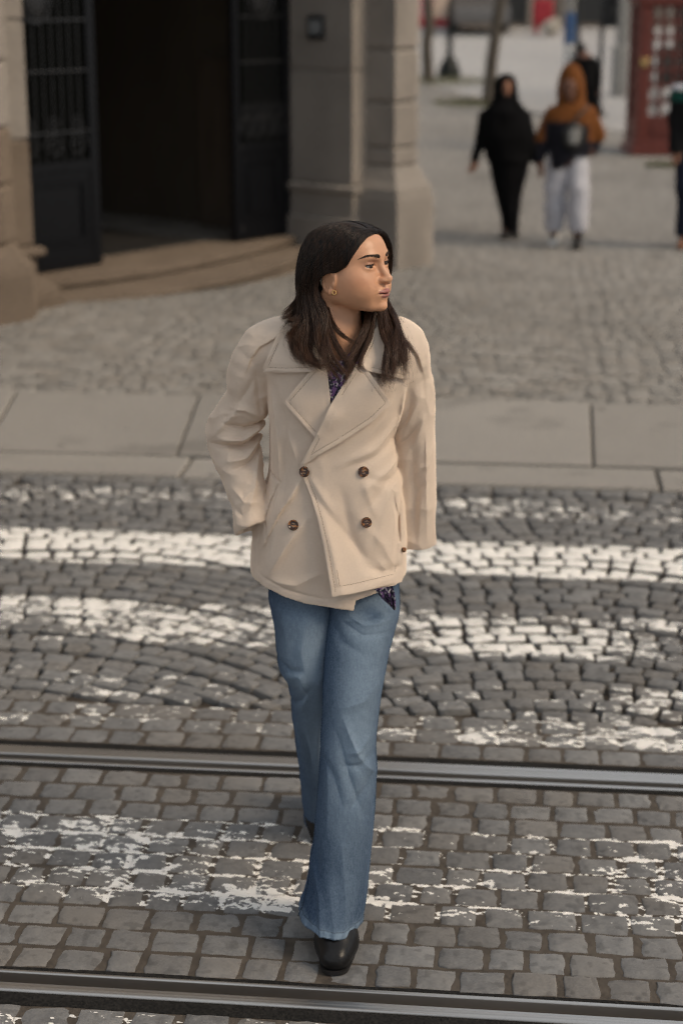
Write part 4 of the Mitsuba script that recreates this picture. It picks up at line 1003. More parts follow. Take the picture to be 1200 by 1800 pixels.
own(bg, surfnet(lambda P: ell(P, c_, (.10, .055, .13)) + folds_noise(P, .02, (20, 20, 20)), c_ - .2, c_ + .2, .012, coarse=3, margin=2.2), 'mat_dark_metal', smooth=True)
obj('print', surfnet(lambda P: np.maximum(ell(P, c_, (.104, .060, .134)) + folds_noise(P, .02, (20, 20, 20)), np.hypot((P[:, 0] - c_[0]) / .055, (P[:, 2] - c_[2]) / .07) * .06 - .06 + (P[:, 1] > c_[1]) * .1), c_ - .2, c_ + .2, .008, coarse=3, margin=2.5), 'mat_grey_metal', bg, smooth=True)
obj('strap', tube(spline([B_.p(1000, 224, -.20), B_.p(1015, 205, -.19), B_.p(1030, 190, -.08), B_.p(1034, 186, .02)], 12), .012, 6), 'mat_dark_metal', bg, smooth=True)

# dark figure further back
C_ = Fig(1040, 206, 'person in dark clothes walking away behind the orange hood'); fcC = np.array([.3, .95, 0])
hC = C_.p(1021, 87)
wC1, wC2 = C_.p(1004, 156), C_.p(1051, 156)
sC = [C_.seg((1022, 94), (1024, 104), 6, 8), C_.seg((1026, 108), (1028, 145), 16, 14), C_.seg((1012, 106), (1006, 132), 5, 4.5), (C_.p(1006, 132), wC1, 4 * C_.k, 3 * C_.k), C_.seg((1042, 108), (1050, 132), 5, 4.5), (C_.p(1050, 132), wC2, 4 * C_.k, 3 * C_.k),
      C_.seg((1022, 148), (1024, 178), 8, 6), C_.seg((1024, 178), (1022, 202), 5, 3.5), C_.seg((1034, 148), (1042, 178), 8, 6), C_.seg((1042, 178), (1054, 200), 5, 3.5)]
sC += hand_segs(wC1, C_.p(1003, 165) - wC1, np.array([.5, .5, 0]), 1.0) + hand_segs(wC2, C_.p(1051, 165) - wC2, np.array([-.5, .5, 0]), 1.0)
pts = np.array([q for s_ in sC for q in s_[:2]])
own(C_.key, surfnet(lambda P: smin(cones(P, sC, .02), head_shape(P, hC, 1.0, fcC / np.linalg.norm(fcC)), .02), pts.min(0) - .16, np.maximum(pts.max(0), hC + .14) + .12, .016, coarse=3, margin=2.2), 'mat_skin_dark', smooth=True)
kC = [(a, b, ra + .03, rb + .03) for a, b, ra, rb in sC[1:10]]
lo, hi = pts.min(0) - [.14, .32, .14], pts.max(0) + [.14, .32, .14]
obj('dark_clothes', surfnet(lambda P: np.maximum(np.maximum(cones(P, kC, .04), P[:, 2] - C_.p(0, 100)[2]), C_.p(0, 201)[2] - P[:, 2]) + folds_noise(P, .02), lo, hi, .02, coarse=3, margin=2.2), 'mat_black_cloth', C_.key, smooth=True)
shoe(C_.p(1060, 207, .05), C_.p(1054, 202, -.05), 'mat_shoe_dark', C_); shoe(C_.p(1022, 207, .10), C_.p(1022, 204, -.08), 'mat_shoe_dark', C_)
# figure cut by the right edge
D_ = Fig(1218, 436, 'person cut off by the right edge, in black coat, white collar and navy trousers')
D_.shift = -3.0
fD = np.array([-.35, -.94, 0]); hD = D_.p(1220, 118)
wD1, wD2 = D_.p(1192, 262, -.06), D_.p(1256, 262)
sD = [D_.seg((1220, 136), (1220, 156), 11, 15), D_.seg((1221, 165), (1221, 245), 24, 22), D_.seg((1200, 162), (1193, 212), 9, 8), (D_.p(1193, 212), wD1, 7 * D_.k, 5 * D_.k), D_.seg((1244, 162), (1254, 212), 9, 8), (D_.p(1254, 212), wD2, 7 * D_.k, 5 * D_.k),
      D_.seg((1212, 250), (1208, 330, -.12), 14, 10), D_.seg((1208, 330, -.12), (1203, 420, -.05), 9, 5.5), D_.seg((1234, 250), (1238, 330, .05), 14, 10), D_.seg((1238, 330, .05), (1240, 415, .3), 9, 5.5)]
sD += hand_segs(wD1, D_.p(1190, 284, -.08) - wD1, np.array([.5, -.5, 0]), 1.0) + hand_segs(wD2, D_.p(1258, 284) - wD2, np.array([-.5, -.5, 0]), 1.0)
pts = np.array([q for s_ in sD for q in s_[:2]])
own(D_.key, surfnet(lambda P: smin(cones(P, sD, .02), head_shape(P, hD, 1.0, fD / np.linalg.norm(fD)), .02), pts.min(0) - .16, np.maximum(pts.max(0), hD + .14) + .12, .012, coarse=3, margin=2.2), 'mat_skin_tan', smooth=True)
kD = [(a, b, ra + .045, rb + .045) for a, b, ra, rb in sD[1:6]]
jd = surfnet(lambda P: np.maximum(np.maximum(cones(P, kD, .05), P[:, 2] - D_.p(0, 148)[2]), D_.p(0, 268)[2] - P[:, 2]) + folds_noise(P, .03), pts.min(0) - [.14, .34, .14], pts.max(0) + [.14, .34, .14], .014, coarse=3, margin=2.2)
z_ = np.asarray(jd.vertices)[:, 2]; zw, zg_ = D_.p(0, 158)[2], D_.p(0, 178)[2]
cw = np.where((z_ > zw)[:, None], [.55, .55, .58], np.where((z_ > zg_)[:, None], [.012, .07, .055], [.009, .009, .010]))
obj('coat', jd, 'mat_cloth_blocks', D_.key, smooth=True, color=cw)
mat('mat_navy_cloth', (0.012, 0.015, 0.028), .85, .15)
kT = [(a, b, ra + .035, rb + .05) for a, b, ra, rb in sD[6:10]]
obj('trousers', surfnet(lambda P: np.maximum(np.maximum(cones(P, kT, .03), P[:, 2] - D_.p(0, 240)[2]), D_.p(0, 413)[2] - P[:, 2]) + folds_noise(P, .02), pts.min(0) - [.14, .34, .14], pts.max(0) + [.14, .34, .14], .014, coarse=3, margin=2.2), 'mat_navy_cloth', D_.key, smooth=True)
mat('mat_shoe_brown', (0.22, 0.095, 0.05), .5, .3)
shoe(D_.p(1199, 436, -.14), D_.p(1203, 428, .04), 'mat_shoe_brown', D_); shoe(D_.p(1240, 432, .22), D_.p(1240, 420, .4), 'mat_shoe_brown', D_)

def short_hair(fig, c, face, s=1.0):
    f = lambda P: smax(ell(P, c + np.array([0, 0, .035]) - face * .012, (.083 * s, .103 * s, .094 * s)), -((P - c) @ (-face) + .035 + .55 * (P[:, 2] - c[2] - .02)), .02) + folds_noise(P, .012, (40, 40, 40))
    obj('hair', surfnet(f, c - .17, c + .19, .011, coarse=3, margin=2.4), 'mat_shoe_dark', fig.key, smooth=True)
short_hair(C_, hC, fcC / np.linalg.norm(fcC)); short_hair(D_, hD, fD / np.linalg.norm(fD))

# ------------------------------------------------------------------ the walking woman: head, hair, blouse, coat, jeans, boots
WOMAN = thing('person', 'woman striding over the tram track in beige jacket, wide blue jeans and black boots', 'person')
HEAD_O = at(582, 493, 3.915)                     # between the ears ... the near ear lies off this along -HL
PSI = math.radians(57)
HF, HL = np.array([math.sin(PSI), -math.cos(PSI), 0]), np.array([math.cos(PSI), math.sin(PSI), 0])
HZ = np.array([0, 0, 1.0])
EAR = at(577, 493, 3.86)
HEAD_O = EAR + HL * .070
HM = np.eye(4); HM[:3, 0], HM[:3, 1], HM[:3, 2], HM[:3, 3] = HL, HF, HZ, HEAD_O     # local: x to her left, y forward, z up
def to_head(P): return (np.asarray(P) - HEAD_O) @ HM[:3, :3]
def from_head(P): return np.asarray(P) @ HM[:3, :3].T + HEAD_O

def sph(P, c, r): return np.linalg.norm(P - np.array(c), axis=1) - r
def rx(a): c, s = math.cos(a), math.sin(a); return np.array([[1, 0, 0], [0, c, -s], [0, s, c]])
def ry(a): c, s = math.cos(a), math.sin(a); return np.array([[c, 0, s], [0, 1, 0], [-s, 0, c]])
def rz(a): c, s = math.cos(a), math.sin(a); return np.array([[c, -s, 0], [s, c, 0], [0, 0, 1]])

EYE = np.array([.0310, .0745, .0325]); EYE_R = .0132
EA, EC = 1.10, .10        # half opening and its turn outwards
def LIDT(u): return .275 * np.sqrt(np.clip(1 - u * u, 0, 1)) * (1 - .10 * u) + .02 + .10 * np.clip(u, 0, 1) ** 2
NECK_A, NECK_B = np.array([0, -.012, -.03]), None
def lips(P, S):
    up = ell(S, (.0085, .1000, -.0242), (.0152, .0084, .0052), rz(-.42))
    up = smin(up, ell(P, (0, .1048, -.0240), (.0078, .0062, .0048)), .004)
    return up, ell(P, (0, .0995, -.0332), (.0165, .0112, .0050))
def head_sdf(P):
    """P in head axes"""
    S = P.copy(); S[:, 0] = np.abs(S[:, 0])
    d = ell(P, (0, -.006, .047), (.0715, .087, .068))                       # skull
    d = smin(d, ell(P, (0, .036, .056), (.060, .056, .053)), .03)           # forehead
    d = smin(d, ell(P, (0, .046, .000), (.054, .048, .072)), .022)          # middle of the face
    d = smin(d, ell(S, (.040, .056, .004), (.021, .026, .022)), .020)       # cheekbones
    d = smin(d, ell(S, (.022, .070, -.022), (.024, .024, .022)), .020)      # cheeks beside the mouth
    d = smin(d, ell(S, (.034, .052, -.020), (.024, .034, .034)), .025)
    d = smin(d, ell(S, (.050, .024, -.004), (.020, .040, .042)), .025)
    d = smin(d, cone(S, (.051, .004, -.028), (.019, .078, -.056), .0125, .0118), .020)   # jaw line
    d = smin(d, cone(S, (.056, -.002, .005), (.051, .004, -.028), .012, .0125), .02)
    d = smin(d, ell(P, (0, .0915, -.0575), (.0165, .0150, .0125)), .014)     # chin
    d = smin(d, ell(P, (0, .0905, -.030), (.022, .017, .021)), .012)         # round of the mouth
    d = smin(d, ell(S, (.024, .079, .0525), (.021, .0125, .0085), rz(-.32)), .012)  # brow ridge
    # eye sockets
    d = smax(d, -ell(S, (.0315, .096, .0335), (.0165, .0145, .0105)), .010)
    d = smax(d, -ell(S, (.013, .098, .030), (.007, .010, .012)), .008)
    # nose
    d = smin(d, cone(P, (0, .088, .038), (0, .1095, .0065), .0062, .0078), .009)
    d = smin(d, sph(P, (0, .1115, .0035), .0083), .006)
    d = smin(d, ell(S, (.0098, .1015, .0015), (.0062, .0115, .0062)), .0065)
    d = smin(d, cone(P, (0, .101, -.0075), (0, .112, -.0035), .0035, .0045), .004)
    d = smax(d, -ell(S, (.0078, .1065, -.0058), (.0042, .0056, .0040), rz(.25)), .002)
    d = smax(d, -ell(S, (.0096, .1090, -.0030), (.0034, .0046, .0022), rz(.35)), .0012)
    # lips
    up, low = lips(P, S)
    d = smin(d, up, .0035); d = smin(d, low, .004)
    d = smax(d, -ell(P, (0, .1030, -.0284), (.0235, .0150, .0009)), .0020)  # line between the lips
    d = smax(d, -ell(P, (0, .1125, -.0445), (.014, .0095, .0045)), .009)    # hollow under the lip
    d = smax(d, -ell(P, (0, .1165, -.0170), (.0024, .0080, .0060)), .004)   # philtrum
    # lids
    lid = sph(S, EYE - [0, .0005, 0], EYE_R + .0022)
    d = smin(d, lid, .006)
    q = S - EYE
    a = np.arctan2(q[:, 0], q[:, 1]); e = np.arctan2(q[:, 2], np.hypot(q[:, 0], q[:, 1]))
    u = np.clip((a - EC) / EA, -1, 1)
    topl = LIDT(u); botl = -.21 * np.sqrt(np.clip(1 - np.abs(u) ** 3, 0, 1)) + .10 * np.clip(u, 0, 1) ** 2 - .02
    op = np.maximum(e - topl, botl - e) * EYE_R
    op = np.maximum(op, (np.abs(a - EC) - EA) * EYE_R); op = np.maximum(op, -q[:, 1])
    d = smax(d, -np.maximum(op, sph(S, EYE, EYE_R + .0075)), .0010)
    crease = np.abs(e - (.66 + .10 * u)) * EYE_R
    r_ = np.linalg.norm(q, axis=1)
    d = d + .0009 * np.exp(-(crease / .0012) ** 2) * ss(.8, .5, np.abs(u)) * ss(.022, .016, r_) * (q[:, 1] > 0)
    # ears
    E = S - np.array([.0705, .006, -.003]); E = E @ rz(-.30) @ rx(-.15)
    rr = np.hypot(E[:, 1] / .0178, (E[:, 2] - .004) / .0245)
    rim = np.hypot((rr - 1) * .0165, E[:, 0] - .006) - .0036
    rim = np.where(E[:, 1] > .009, np.maximum(rim, .010 - (.020 - E[:, 2]) * .0), rim)
    bowl = np.maximum(np.hypot((np.minimum(rr - .85, 0)) * 0 + np.maximum(rr - .85, 0) * .016, E[:, 0] - .0005) - .0030, -1)
    ear = smin(rim, bowl, .004)
    ear = smin(ear, np.hypot(np.hypot((rr - .62) * .0155, E[:, 0] - .004), np.maximum(E[:, 1] - .004, 0)) - .0026, .003)   # inner fold
    ear = smin(ear, ell(E, (.003, .007, -.0195), (.0045, .0070, .0082)), .005)              # lobe
    ear = smin(ear, ell(E, (.002, .0125, -.002), (.004, .0040, .0065)), .004)              # tragus
    d = smin(d, ear, .004)
    # neck
    W = from_head(P)
    nk = cone(W, NK0, NK1, .0440, .0455)
    nk = smin(nk, cone(W, NK1, NK2, .0455, .075), .03)
    nk = smin(nk, cone(W, from_head([[-.058, -.018, -.035]])[0], NK1 + np.array([.016, -.046, -.040]), .009, .007), .020)  # the muscle that stands out when the head turns
    nk = smin(nk, ell(W, CHEST, (.088, .058, .095)), .03)
    d = smin(d, nk, .016)
    return d
NK0 = from_head([[0, -.012, -.015]])[0]; CHEST = at(604, 655, 3.932)
NK1 = at(598, 596, 3.925); NK2 = at(606, 660, 3.95)
def skin_mesh():
    m = surfnet(head_sdf, (-.10, -.115, -.225), (.10, .13, .122), .0018, coarse=4, margin=1.9)
    return m
hm = main_piece(skin_mesh())
V = np.asarray(hm.vertices)
S_ = V.copy(); S_[:, 0] = np.abs(S_[:, 0])
def g3(P, c, r): return np.exp(-(((P - np.array(c)) / np.array(r)) ** 2).sum(1))
SKIN = np.array([0.56, 0.295, 0.172])
col = np.tile(SKIN, (len(V), 1)) * (1 + .10 * (meshkit.fbm(V * 90, 3) - .5) + .07 * (meshkit.fbm(V * 420, 2, 5) - .5))[:, None]
def tint(c, w): 
    global col
    col = col * (1 - w[:, None]) + np.array(c) * w[:, None]
tint((0.52, 0.225, 0.125), .75 * g3(S_, (.048, .060, .000), (.024, .03, .018)))      # blusher
tint((0.44, 0.21, 0.12), .25 * g3(S_, (.055, .03, -.02), (.02, .04, .02)))
tint((0.28, 0.125, 0.08), .75 * g3(S_, (.031, .088, .043), (.019, .02, .0065)))      # eye shadow
tint((0.62, 0.36, 0.235), .45 * g3(S_, (.034, .08, .013), (.02, .03, .008)))
tint((0.62, 0.37, 0.25), .4 * g3(S_, (0, .11, .015), (.005, .03, .02)))
UP_, LOW_ = lips(V, S_)
lw = ss(.0016, .0004, np.minimum(UP_, LOW_)) * (S_[:, 1] > .075)
tint((0.27, 0.090, 0.082), .9 * lw)
tint((0.10, 0.03, 0.03), .7 * g3(S_, (0, .102, -.0284), (.022, .03, .0010)))
BL = np.array([(.0115, .0905, .0522), (.022, .0890, .0542), (.034, .0810, .0552), (.0480, .0650, .0505)])
bd, bp = polydist(S_, spline(BL, 40)); tint((0.12, 0.06, 0.04), .5 * ss(.0045, .0018, bd + .003 * bp))
hair_line = np.maximum(ell(V, (0, -.016, .050), (.082, .090, .082)) * 0 + (V[:, 1] - (.062 - .9 * np.maximum(0, np.abs(V[:, 0]) - .030) - .6 * np.maximum(0, .085 - V[:, 2]))), .012 + .35 * np.maximum(0, V[:, 1] + .01) * 1.2 - V[:, 2] - .9 * np.maximum(0, -V[:, 1] - .015))
tint((0.018, 0.011, 0.008), ss(.006, -.003, hair_line) * (np.abs(V[:, 0]) < .079))
tint((0.20, 0.07, 0.045), .7 * g3(S_, (.0062, .106, -.0085), (.003, .006, .003)))  # shade of the nostrils, painted into the skin colour
HV, HN = np.array(hm.vertices), np.array(hm.vertex_normals); KD = cKDTree(HV)
hm.apply_transform(HM)
mat('mat_skin', {'type': 'mesh_attribute', 'name': 'vertex_color'}, 0.38, 0.42)
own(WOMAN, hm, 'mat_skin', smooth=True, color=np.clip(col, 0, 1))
# eyes
mat('mat_eye_white', (0.27, 0.24, 0.22), .25, .5); mat('mat_iris', (0.055, 0.028, 0.014), .2, .6); mat('mat_pupil', (0.006, 0.005, 0.005), .12, .7)
mat('mat_hair_dark', (0.016, 0.010, 0.008), .55, .3); mat('mat_brow', (0.045, 0.028, 0.020), .6, .2)
GAZE = np.array([-.06, 1.0, -.10]); GAZE /= np.linalg.norm(GAZE)
for sx in (-1, 1):
    c = EYE * [sx, 1, 1]
    e = trimesh.creation.uv_sphere(EYE_R, count=[24, 32]); e.apply_translation(c); e.apply_transform(HM)
    k = obj('eyeball', e, 'mat_eye_white', WOMAN, smooth=True)
    def cap(r0, ang, n=24, m=6):
        th = np.linspace(0, ang, m); ph = np.arange(n) * 2 * np.pi / n
        zx = np.cross(GAZE, [0, 0, 1]); zx /= np.linalg.norm(zx); zy = np.cross(zx, GAZE)
        rg = [c + r0 * (math.cos(t) * GAZE + math.sin(t) * (np.cos(ph)[:, None] * zx + np.sin(ph)[:, None] * zy)) for t in th[1:]]
        mm = loft(rg, True); mm.apply_transform(HM); return mm
    obj('iris', cap(EYE_R + .0002, .53), 'mat_iris', k, smooth=True); obj('pupil', cap(EYE_R + .0004, .22), 'mat_pupil', k, smooth=True)
    # lashes and the dark lid line
    u = np.linspace(-1, 1, 22); a = u * EA + EC
    topl = LIDT(u)
    def onlid(a_, e_, r_): return np.stack([np.sin(a_) * np.cos(e_) * sx, np.cos(a_) * np.cos(e_), np.sin(e_)], -1) * r_ + c
    line = onlid(a, topl, EYE_R + .0022)
    ls = [tube(from_head(line), .0012 * (1 - .3 * np.abs(u)), 5)]
    for i in range(3, 22):
        p0 = line[i]; o = onlid(a[i:i + 1] + .10 + .25 * u[i], topl[i:i + 1] + .16, EYE_R + .0058)[0]
        ls.append(tube(from_head(np.array([p0, (p0 + o) / 2 + [0, 0, -.0006], o])), [.00022, .00018, .00008], 3, False))
    stuff(obj('eyelashes', cat(ls), 'mat_hair_dark', WOMAN, smooth=True))
    # brow hairs
    rr_ = np.random.default_rng(40 + sx); bs = []
    bl = spline([(.0115, .0905, .0522), (.022, .0890, .0542), (.034, .0810, .0552), (.0480, .0650, .0505)], 60)
    for i in range(420):
        t_ = rr_.uniform(0, 1); wdt = .0028 * (1 - .80 * t_ ** 1.8) * (0.6 + .4 * min(1, t_ * 5))
        p0 = bl[int(t_ * 59)] * [sx, 1, 1]; o = rr_.uniform(-1, 1) * wdt
        p0 = p0 + [0, 0, o]; dr_ = np.array([sx * (.55 + .45 * t_), -.10 - .8 * t_, .50 - 1.0 * t_ - .30 * o / .004]); dr_ /= np.linalg.norm(dr_)
        L_ = rr_.uniform(.004, .0075) * (1 - .3 * t_)
        pts = []
        for q_ in (0, .5, 1.0):
            w_ = p0 + dr_ * L_ * q_; i_ = KD.query(w_)[1]; nn = HN[i_]
            pts.append(w_ - nn * ((w_ - HV[i_]) @ nn) + nn * (.0003 + .0005 * math.sin(q_ * 3)))
        bs.append(tube(from_head(np.array(pts)), [.00036, .00032, .0001], 3, False))
    stuff(obj('eyebrow', cat(bs), 'mat_brow', WOMAN, smooth=True))
# earrings
def ring_mesh(c, R_, r_, ax_u, ax_v, n=28, a0=0, a1=2 * np.pi):
    q = np.linspace(a0, a1, n); return tube(np.array(c) + R_ * np.cos(q)[:, None] * ax_u + R_ * np.sin(q)[:, None] * ax_v, r_, 8)
mat('mat_gold', (0.78, 0.52, 0.22), .22, .5, metallic=1.0)
ER = thing('earring', 'small gold hoop earring hanging from the near ear of the woman', 'earring')
own(ER, from_head(ring_mesh([-.0765, .0035, -.0255], .0052, .0019, np.array([0, 1.0, 0]), np.array([0.25, 0, .97])).vertices) if False else trimesh.Trimesh(from_head(ring_mesh([-.0775, .0205, -.0240], .0042, .0016, np.array([0.3, .95, 0]), np.array([0.1, 0, .99])).vertices), ring_mesh([-.0775, .0205, -.0240], .0042, .0016, np.array([0.3, .95, 0]), np.array([0.1, 0, .99])).faces, process=False), 'mat_gold', smooth=True)

# ------------------------------------------------------------------ hair: locks of single strands
def strands_mesh(strands, radii, sides=3):
    """every strand a thin three-sided tube"""
    P, R = np.array(strands), np.array(radii); n, m = R.shape
    t = np.gradient(P, axis=1); t /= np.linalg.norm(t, axis=2, keepdims=True) + 1e-12
    a = np.cross(t, np.array([.12, .35, .93])); a /= np.linalg.norm(a, axis=2, keepdims=True) + 1e-12
    b = np.cross(t, a); q = np.arange(sides) * 2 * np.pi / sides
    V_ = P[:, :, None] + R[:, :, None, None] * (np.cos(q)[:, None] * a[:, :, None] + np.sin(q)[:, None] * b[:, :, None])
    i, j, k = np.meshgrid(np.arange(n), np.arange(m - 1), np.arange(sides), indexing='ij')
    o = i * m * sides; k2 = (k + 1) % sides
    f = np.stack([o + j * sides + k, o + j * sides + k2, o + (j + 1) * sides + k2, o + (j + 1) * sides + k], -1).reshape(-1, 4)
    return tm(V_.reshape(-1, 3), f[:, ::-1])
scene['mat_hair'] = {'type': 'twosided', 'bsdf': {'type': 'principled', 'base_color': mikit.proc(lambda p, n, uv: MIX((0.009, 0.0055, 0.004), (0.082, 0.040, 0.023), STEP(1.64, 1.36, p.z + 0 * p.x) * .8 + .5 * (N(p.x * 260, p.y * 260, p.z * 24) - .3))), 'roughness': .40, 'specular': .40}}
def L3(*a): return from_head(np.array([a]))[0]
def Gd(local, px): return np.array([L3(*q) for q in local] + [at(*q) for q in px])
NEAR = [
 Gd([(-.001,.070,.1000),(-.027,.068,.0945),(-.050,.059,.072),(-.064,.048,.049),(-.0715,.037,.029),(-.0785,.016,.021),(-.085,-.004,.020),(-.085,-.018,.002),(-.079,-.024,-.033)], [(574,556,3.848),(576,590,3.822),(584,628,3.797),(596,658,3.787)]),
 Gd([(-.001,.060,.107),(-.032,.057,.103),(-.058,.046,.080),(-.074,.026,.050),(-.082,.004,.034),(-.087,-.010,.022),(-.087,-.024,.002),(-.082,-.032,-.036)], [(564,562,3.850),(562,596,3.822),(572,630,3.800),(586,652,3.790)]),
 Gd([(-.001,.042,.116),(-.038,.034,.110),(-.068,.014,.080),(-.084,-.010,.048),(-.090,-.026,.022),(-.090,-.036,-.006),(-.083,-.046,-.040)], [(551,566,3.856),(544,598,3.830),(563,630,3.806),(574,643,3.797)]),
 Gd([(-.001,.014,.121),(-.040,.004,.114),(-.071,-.016,.080),(-.086,-.034,.040),(-.090,-.046,.008),(-.088,-.052,-.020),(-.082,-.058,-.046)], [(536,564,3.868),(524,592,3.845),(536,622,3.818),(563,641,3.805)]),
 Gd([(-.001,-.018,.120),(-.038,-.032,.110),(-.064,-.050,.074),(-.074,-.064,.032),(-.078,-.068,.0),(-.074,-.069,-.026),(-.072,-.066,-.050)], [(527,563,3.885),(514,586,3.862),(520,610,3.838),(539,632,3.815)]),
 Gd([(-.001,-.046,.109),(-.028,-.068,.094),(-.046,-.084,.054),(-.054,-.089,.014),(-.055,-.089,-.012),(-.057,-.084,-.036),(-.066,-.076,-.052)], [(524,549,3.905),(514,558,3.892),(507,560,3.878),(504,556,3.868)]),
 Gd([(-.001,-.064,.096),(-.014,-.088,.074),(-.018,-.103,.040),(-.018,-.108,.006),(-.018,-.108,-.02),(-.022,-.105,-.05),(-.03,-.095,-.08)], [(542,590,3.97),(540,615,3.96),(539,635,3.95),(537,650,3.94)])]
FAR = [
 Gd([(.001,.070,.1000),(.026,.072,.100),(.052,.071,.084),(.072,.067,.055),(.080,.062,.025),(.083,.054,-.010),(.080,.046,-.045)], [(686,556,3.900),(696,588,3.853),(702,627,3.812),(685,666,3.794)]),
 Gd([(.001,.060,.108),(.030,.058,.107),(.058,.058,.088),(.078,.056,.056),(.086,.052,.022),(.088,.046,-.012),(.085,.038,-.048)], [(693,562,3.915),(704,595,3.865),(710,632,3.820),(697,665,3.800)]),
 Gd([(.001,.040,.117),(.036,.034,.113),(.066,.030,.086),(.084,.024,.052),(.092,.018,.018),(.090,.010,-.016),(.084,.002,-.050)], [(690,566,3.940),(703,600,3.885),(711,639,3.828),(707,656,3.810)]),
 Gd([(.001,.010,.121),(.038,.002,.114),(.070,-.008,.080),(.086,-.016,.044),(.090,-.022,.010),(.086,-.028,-.022),(.078,-.034,-.055)], [(676,570,3.955),(682,604,3.900),(690,641,3.838),(679,670,3.807)]),
 Gd([(.001,-.024,.119),(.036,-.040,.108),(.062,-.056,.072),(.074,-.068,.034),(.074,-.076,.0),(.068,-.080,-.030),(.060,-.080,-.062)], [(660,572,3.975),(660,607,3.912),(668,641,3.857),(669,665,3.822)]),
 Gd([(.001,-.060,.099),(.020,-.088,.078),(.030,-.098,.044),(.034,-.106,.008),(.032,-.108,-.018),(.030,-.104,-.05),(.026,-.104,-.08)], [(597,593,4.000),(598,621,4.000),(597,650,4.000),(597,665,4.000)])]
K_ = 15
def sheet(guides, n, rng, nclump, thick=.006, jit=.0016, spread=.010, wave=.012, umax=1.0, r0=.00042, hairline=True):
    G = np.array([spline(g, K_) for g in guides]); m = len(G)
    from scipy.interpolate import CubicSpline
    cs = CubicSpline(np.linspace(0, 1, m), G, axis=0)
    uc = np.sort(rng.uniform(0, umax, nclump)); ph = rng.uniform(0, 6.28, (nclump, 3)); tipo = rng.normal(0, .009, (nclump, 3)); cut = rng.uniform(.84, 1.0, nclump); lay = rng.uniform(0, 1, nclump)
    t = np.linspace(0, 1, K_); out, rad = [], []
    cen = from_head(np.array([[0, -.008, .03]]))[0]
    for i in range(n):
        u = rng.uniform(0, umax); c = int(np.argmin(np.abs(uc - u)))
        pull = .80 * ss(.30, .85, t)
        uu = u + (uc[c] - u) * pull
        p = np.array([cs(a)[k] for k, a in enumerate(uu)]) if False else cs(uu)[np.arange(K_), np.arange(K_)]
        nrm = p - cen; nrm /= np.linalg.norm(nrm, axis=1, keepdims=True)
        a = (rng.uniform(0, 1) * .6 + lay[c] * .4) * thick
        grow = ss(0, .18, t)
        p = p + nrm * (a * grow * (1 + 1.3 * ss(.4, .8, t)))[:, None] + rng.normal(0, jit, 3) * grow[:, None]
        w = ss(.45, 1, t)[:, None]
        if u < .17 * umax and hairline: p = p + HF * (.0035 * rng.uniform(0, 1) ** 2 * ss(.6, .0, t))[:, None] + rng.normal(0, .0012, 3) * ss(.5, 0, t)[:, None]
        p = p + tipo[c] * w + rng.normal(0, spread, 3) * .5 * w ** 2
        p = p + wave * w * (np.sin(t[:, None] * 11 + ph[c]) + .6 * np.sin(t[:, None] * 19 + 2.3 * ph[c])) + rng.normal(0, .0009, 3) * np.sin(t * rng.uniform(8, 22) + rng.uniform(0, 6))[:, None] * grow[:, None]
        e = cut[c] * (1 - .30 * rng.uniform(0, 1) ** 2)
        ti = np.linspace(0, e, K_)
        p = np.stack([np.interp(ti, t, p[:, k]) for k in range(3)], 1)
        out.append(p); rad.append(r0 * np.interp(np.linspace(0, 1, K_), [0, .1, .8, 1], [.8, 1, .85, .15]))
    return out, rad
def lock(pts, n, rng, r, tip=.35, r0=.00038, wave=.003):
    g = spline(pts, K_); t = np.linspace(0, 1, K_); out, rad = [], []
    tn = np.gradient(g, axis=0); tn /= np.linalg.norm(tn, axis=1, keepdims=True)
    A = np.cross(tn, [0.1, 1, 0.1]); A /= np.linalg.norm(A, axis=1, keepdims=True); Bv = np.cross(tn, A)
    for i in range(n):
        q, rr = rng.uniform(0, 6.28), math.sqrt(rng.uniform(0, 1))
        prof = r * (tip + (1 - tip) * np.sin(np.clip(t * 1.15 + .12, 0, 1) * np.pi) ** .7)
        p = g + (A * math.cos(q) + .55 * Bv * math.sin(q)) * (rr * prof)[:, None] + rng.normal(0, wave, 3) * (t ** 2)[:, None] + rng.normal(0, .0007, 3) * np.sin(t * rng.uniform(8, 20) + rng.uniform(0, 6))[:, None]
        e = 1 - .32 * rng.uniform(0, 1) ** 1.6; ti = np.linspace(0, e, K_)
        p = np.stack([np.interp(ti, t, p[:, k]) for k in range(3)], 1)
        out.append(p); rad.append(r0 * np.interp(np.linspace(0, 1, K_), [0, .1, .8, 1], [.8, 1, .85, .15]))
    return out, rad
hr = np.random.default_rng(77)
ST, RA = [], []
def addh(x): ST.extend(x[0]); RA.extend(x[1])
addh(sheet(NEAR, 5200, hr, 46)); addh(sheet(FAR, 3400, hr, 34))
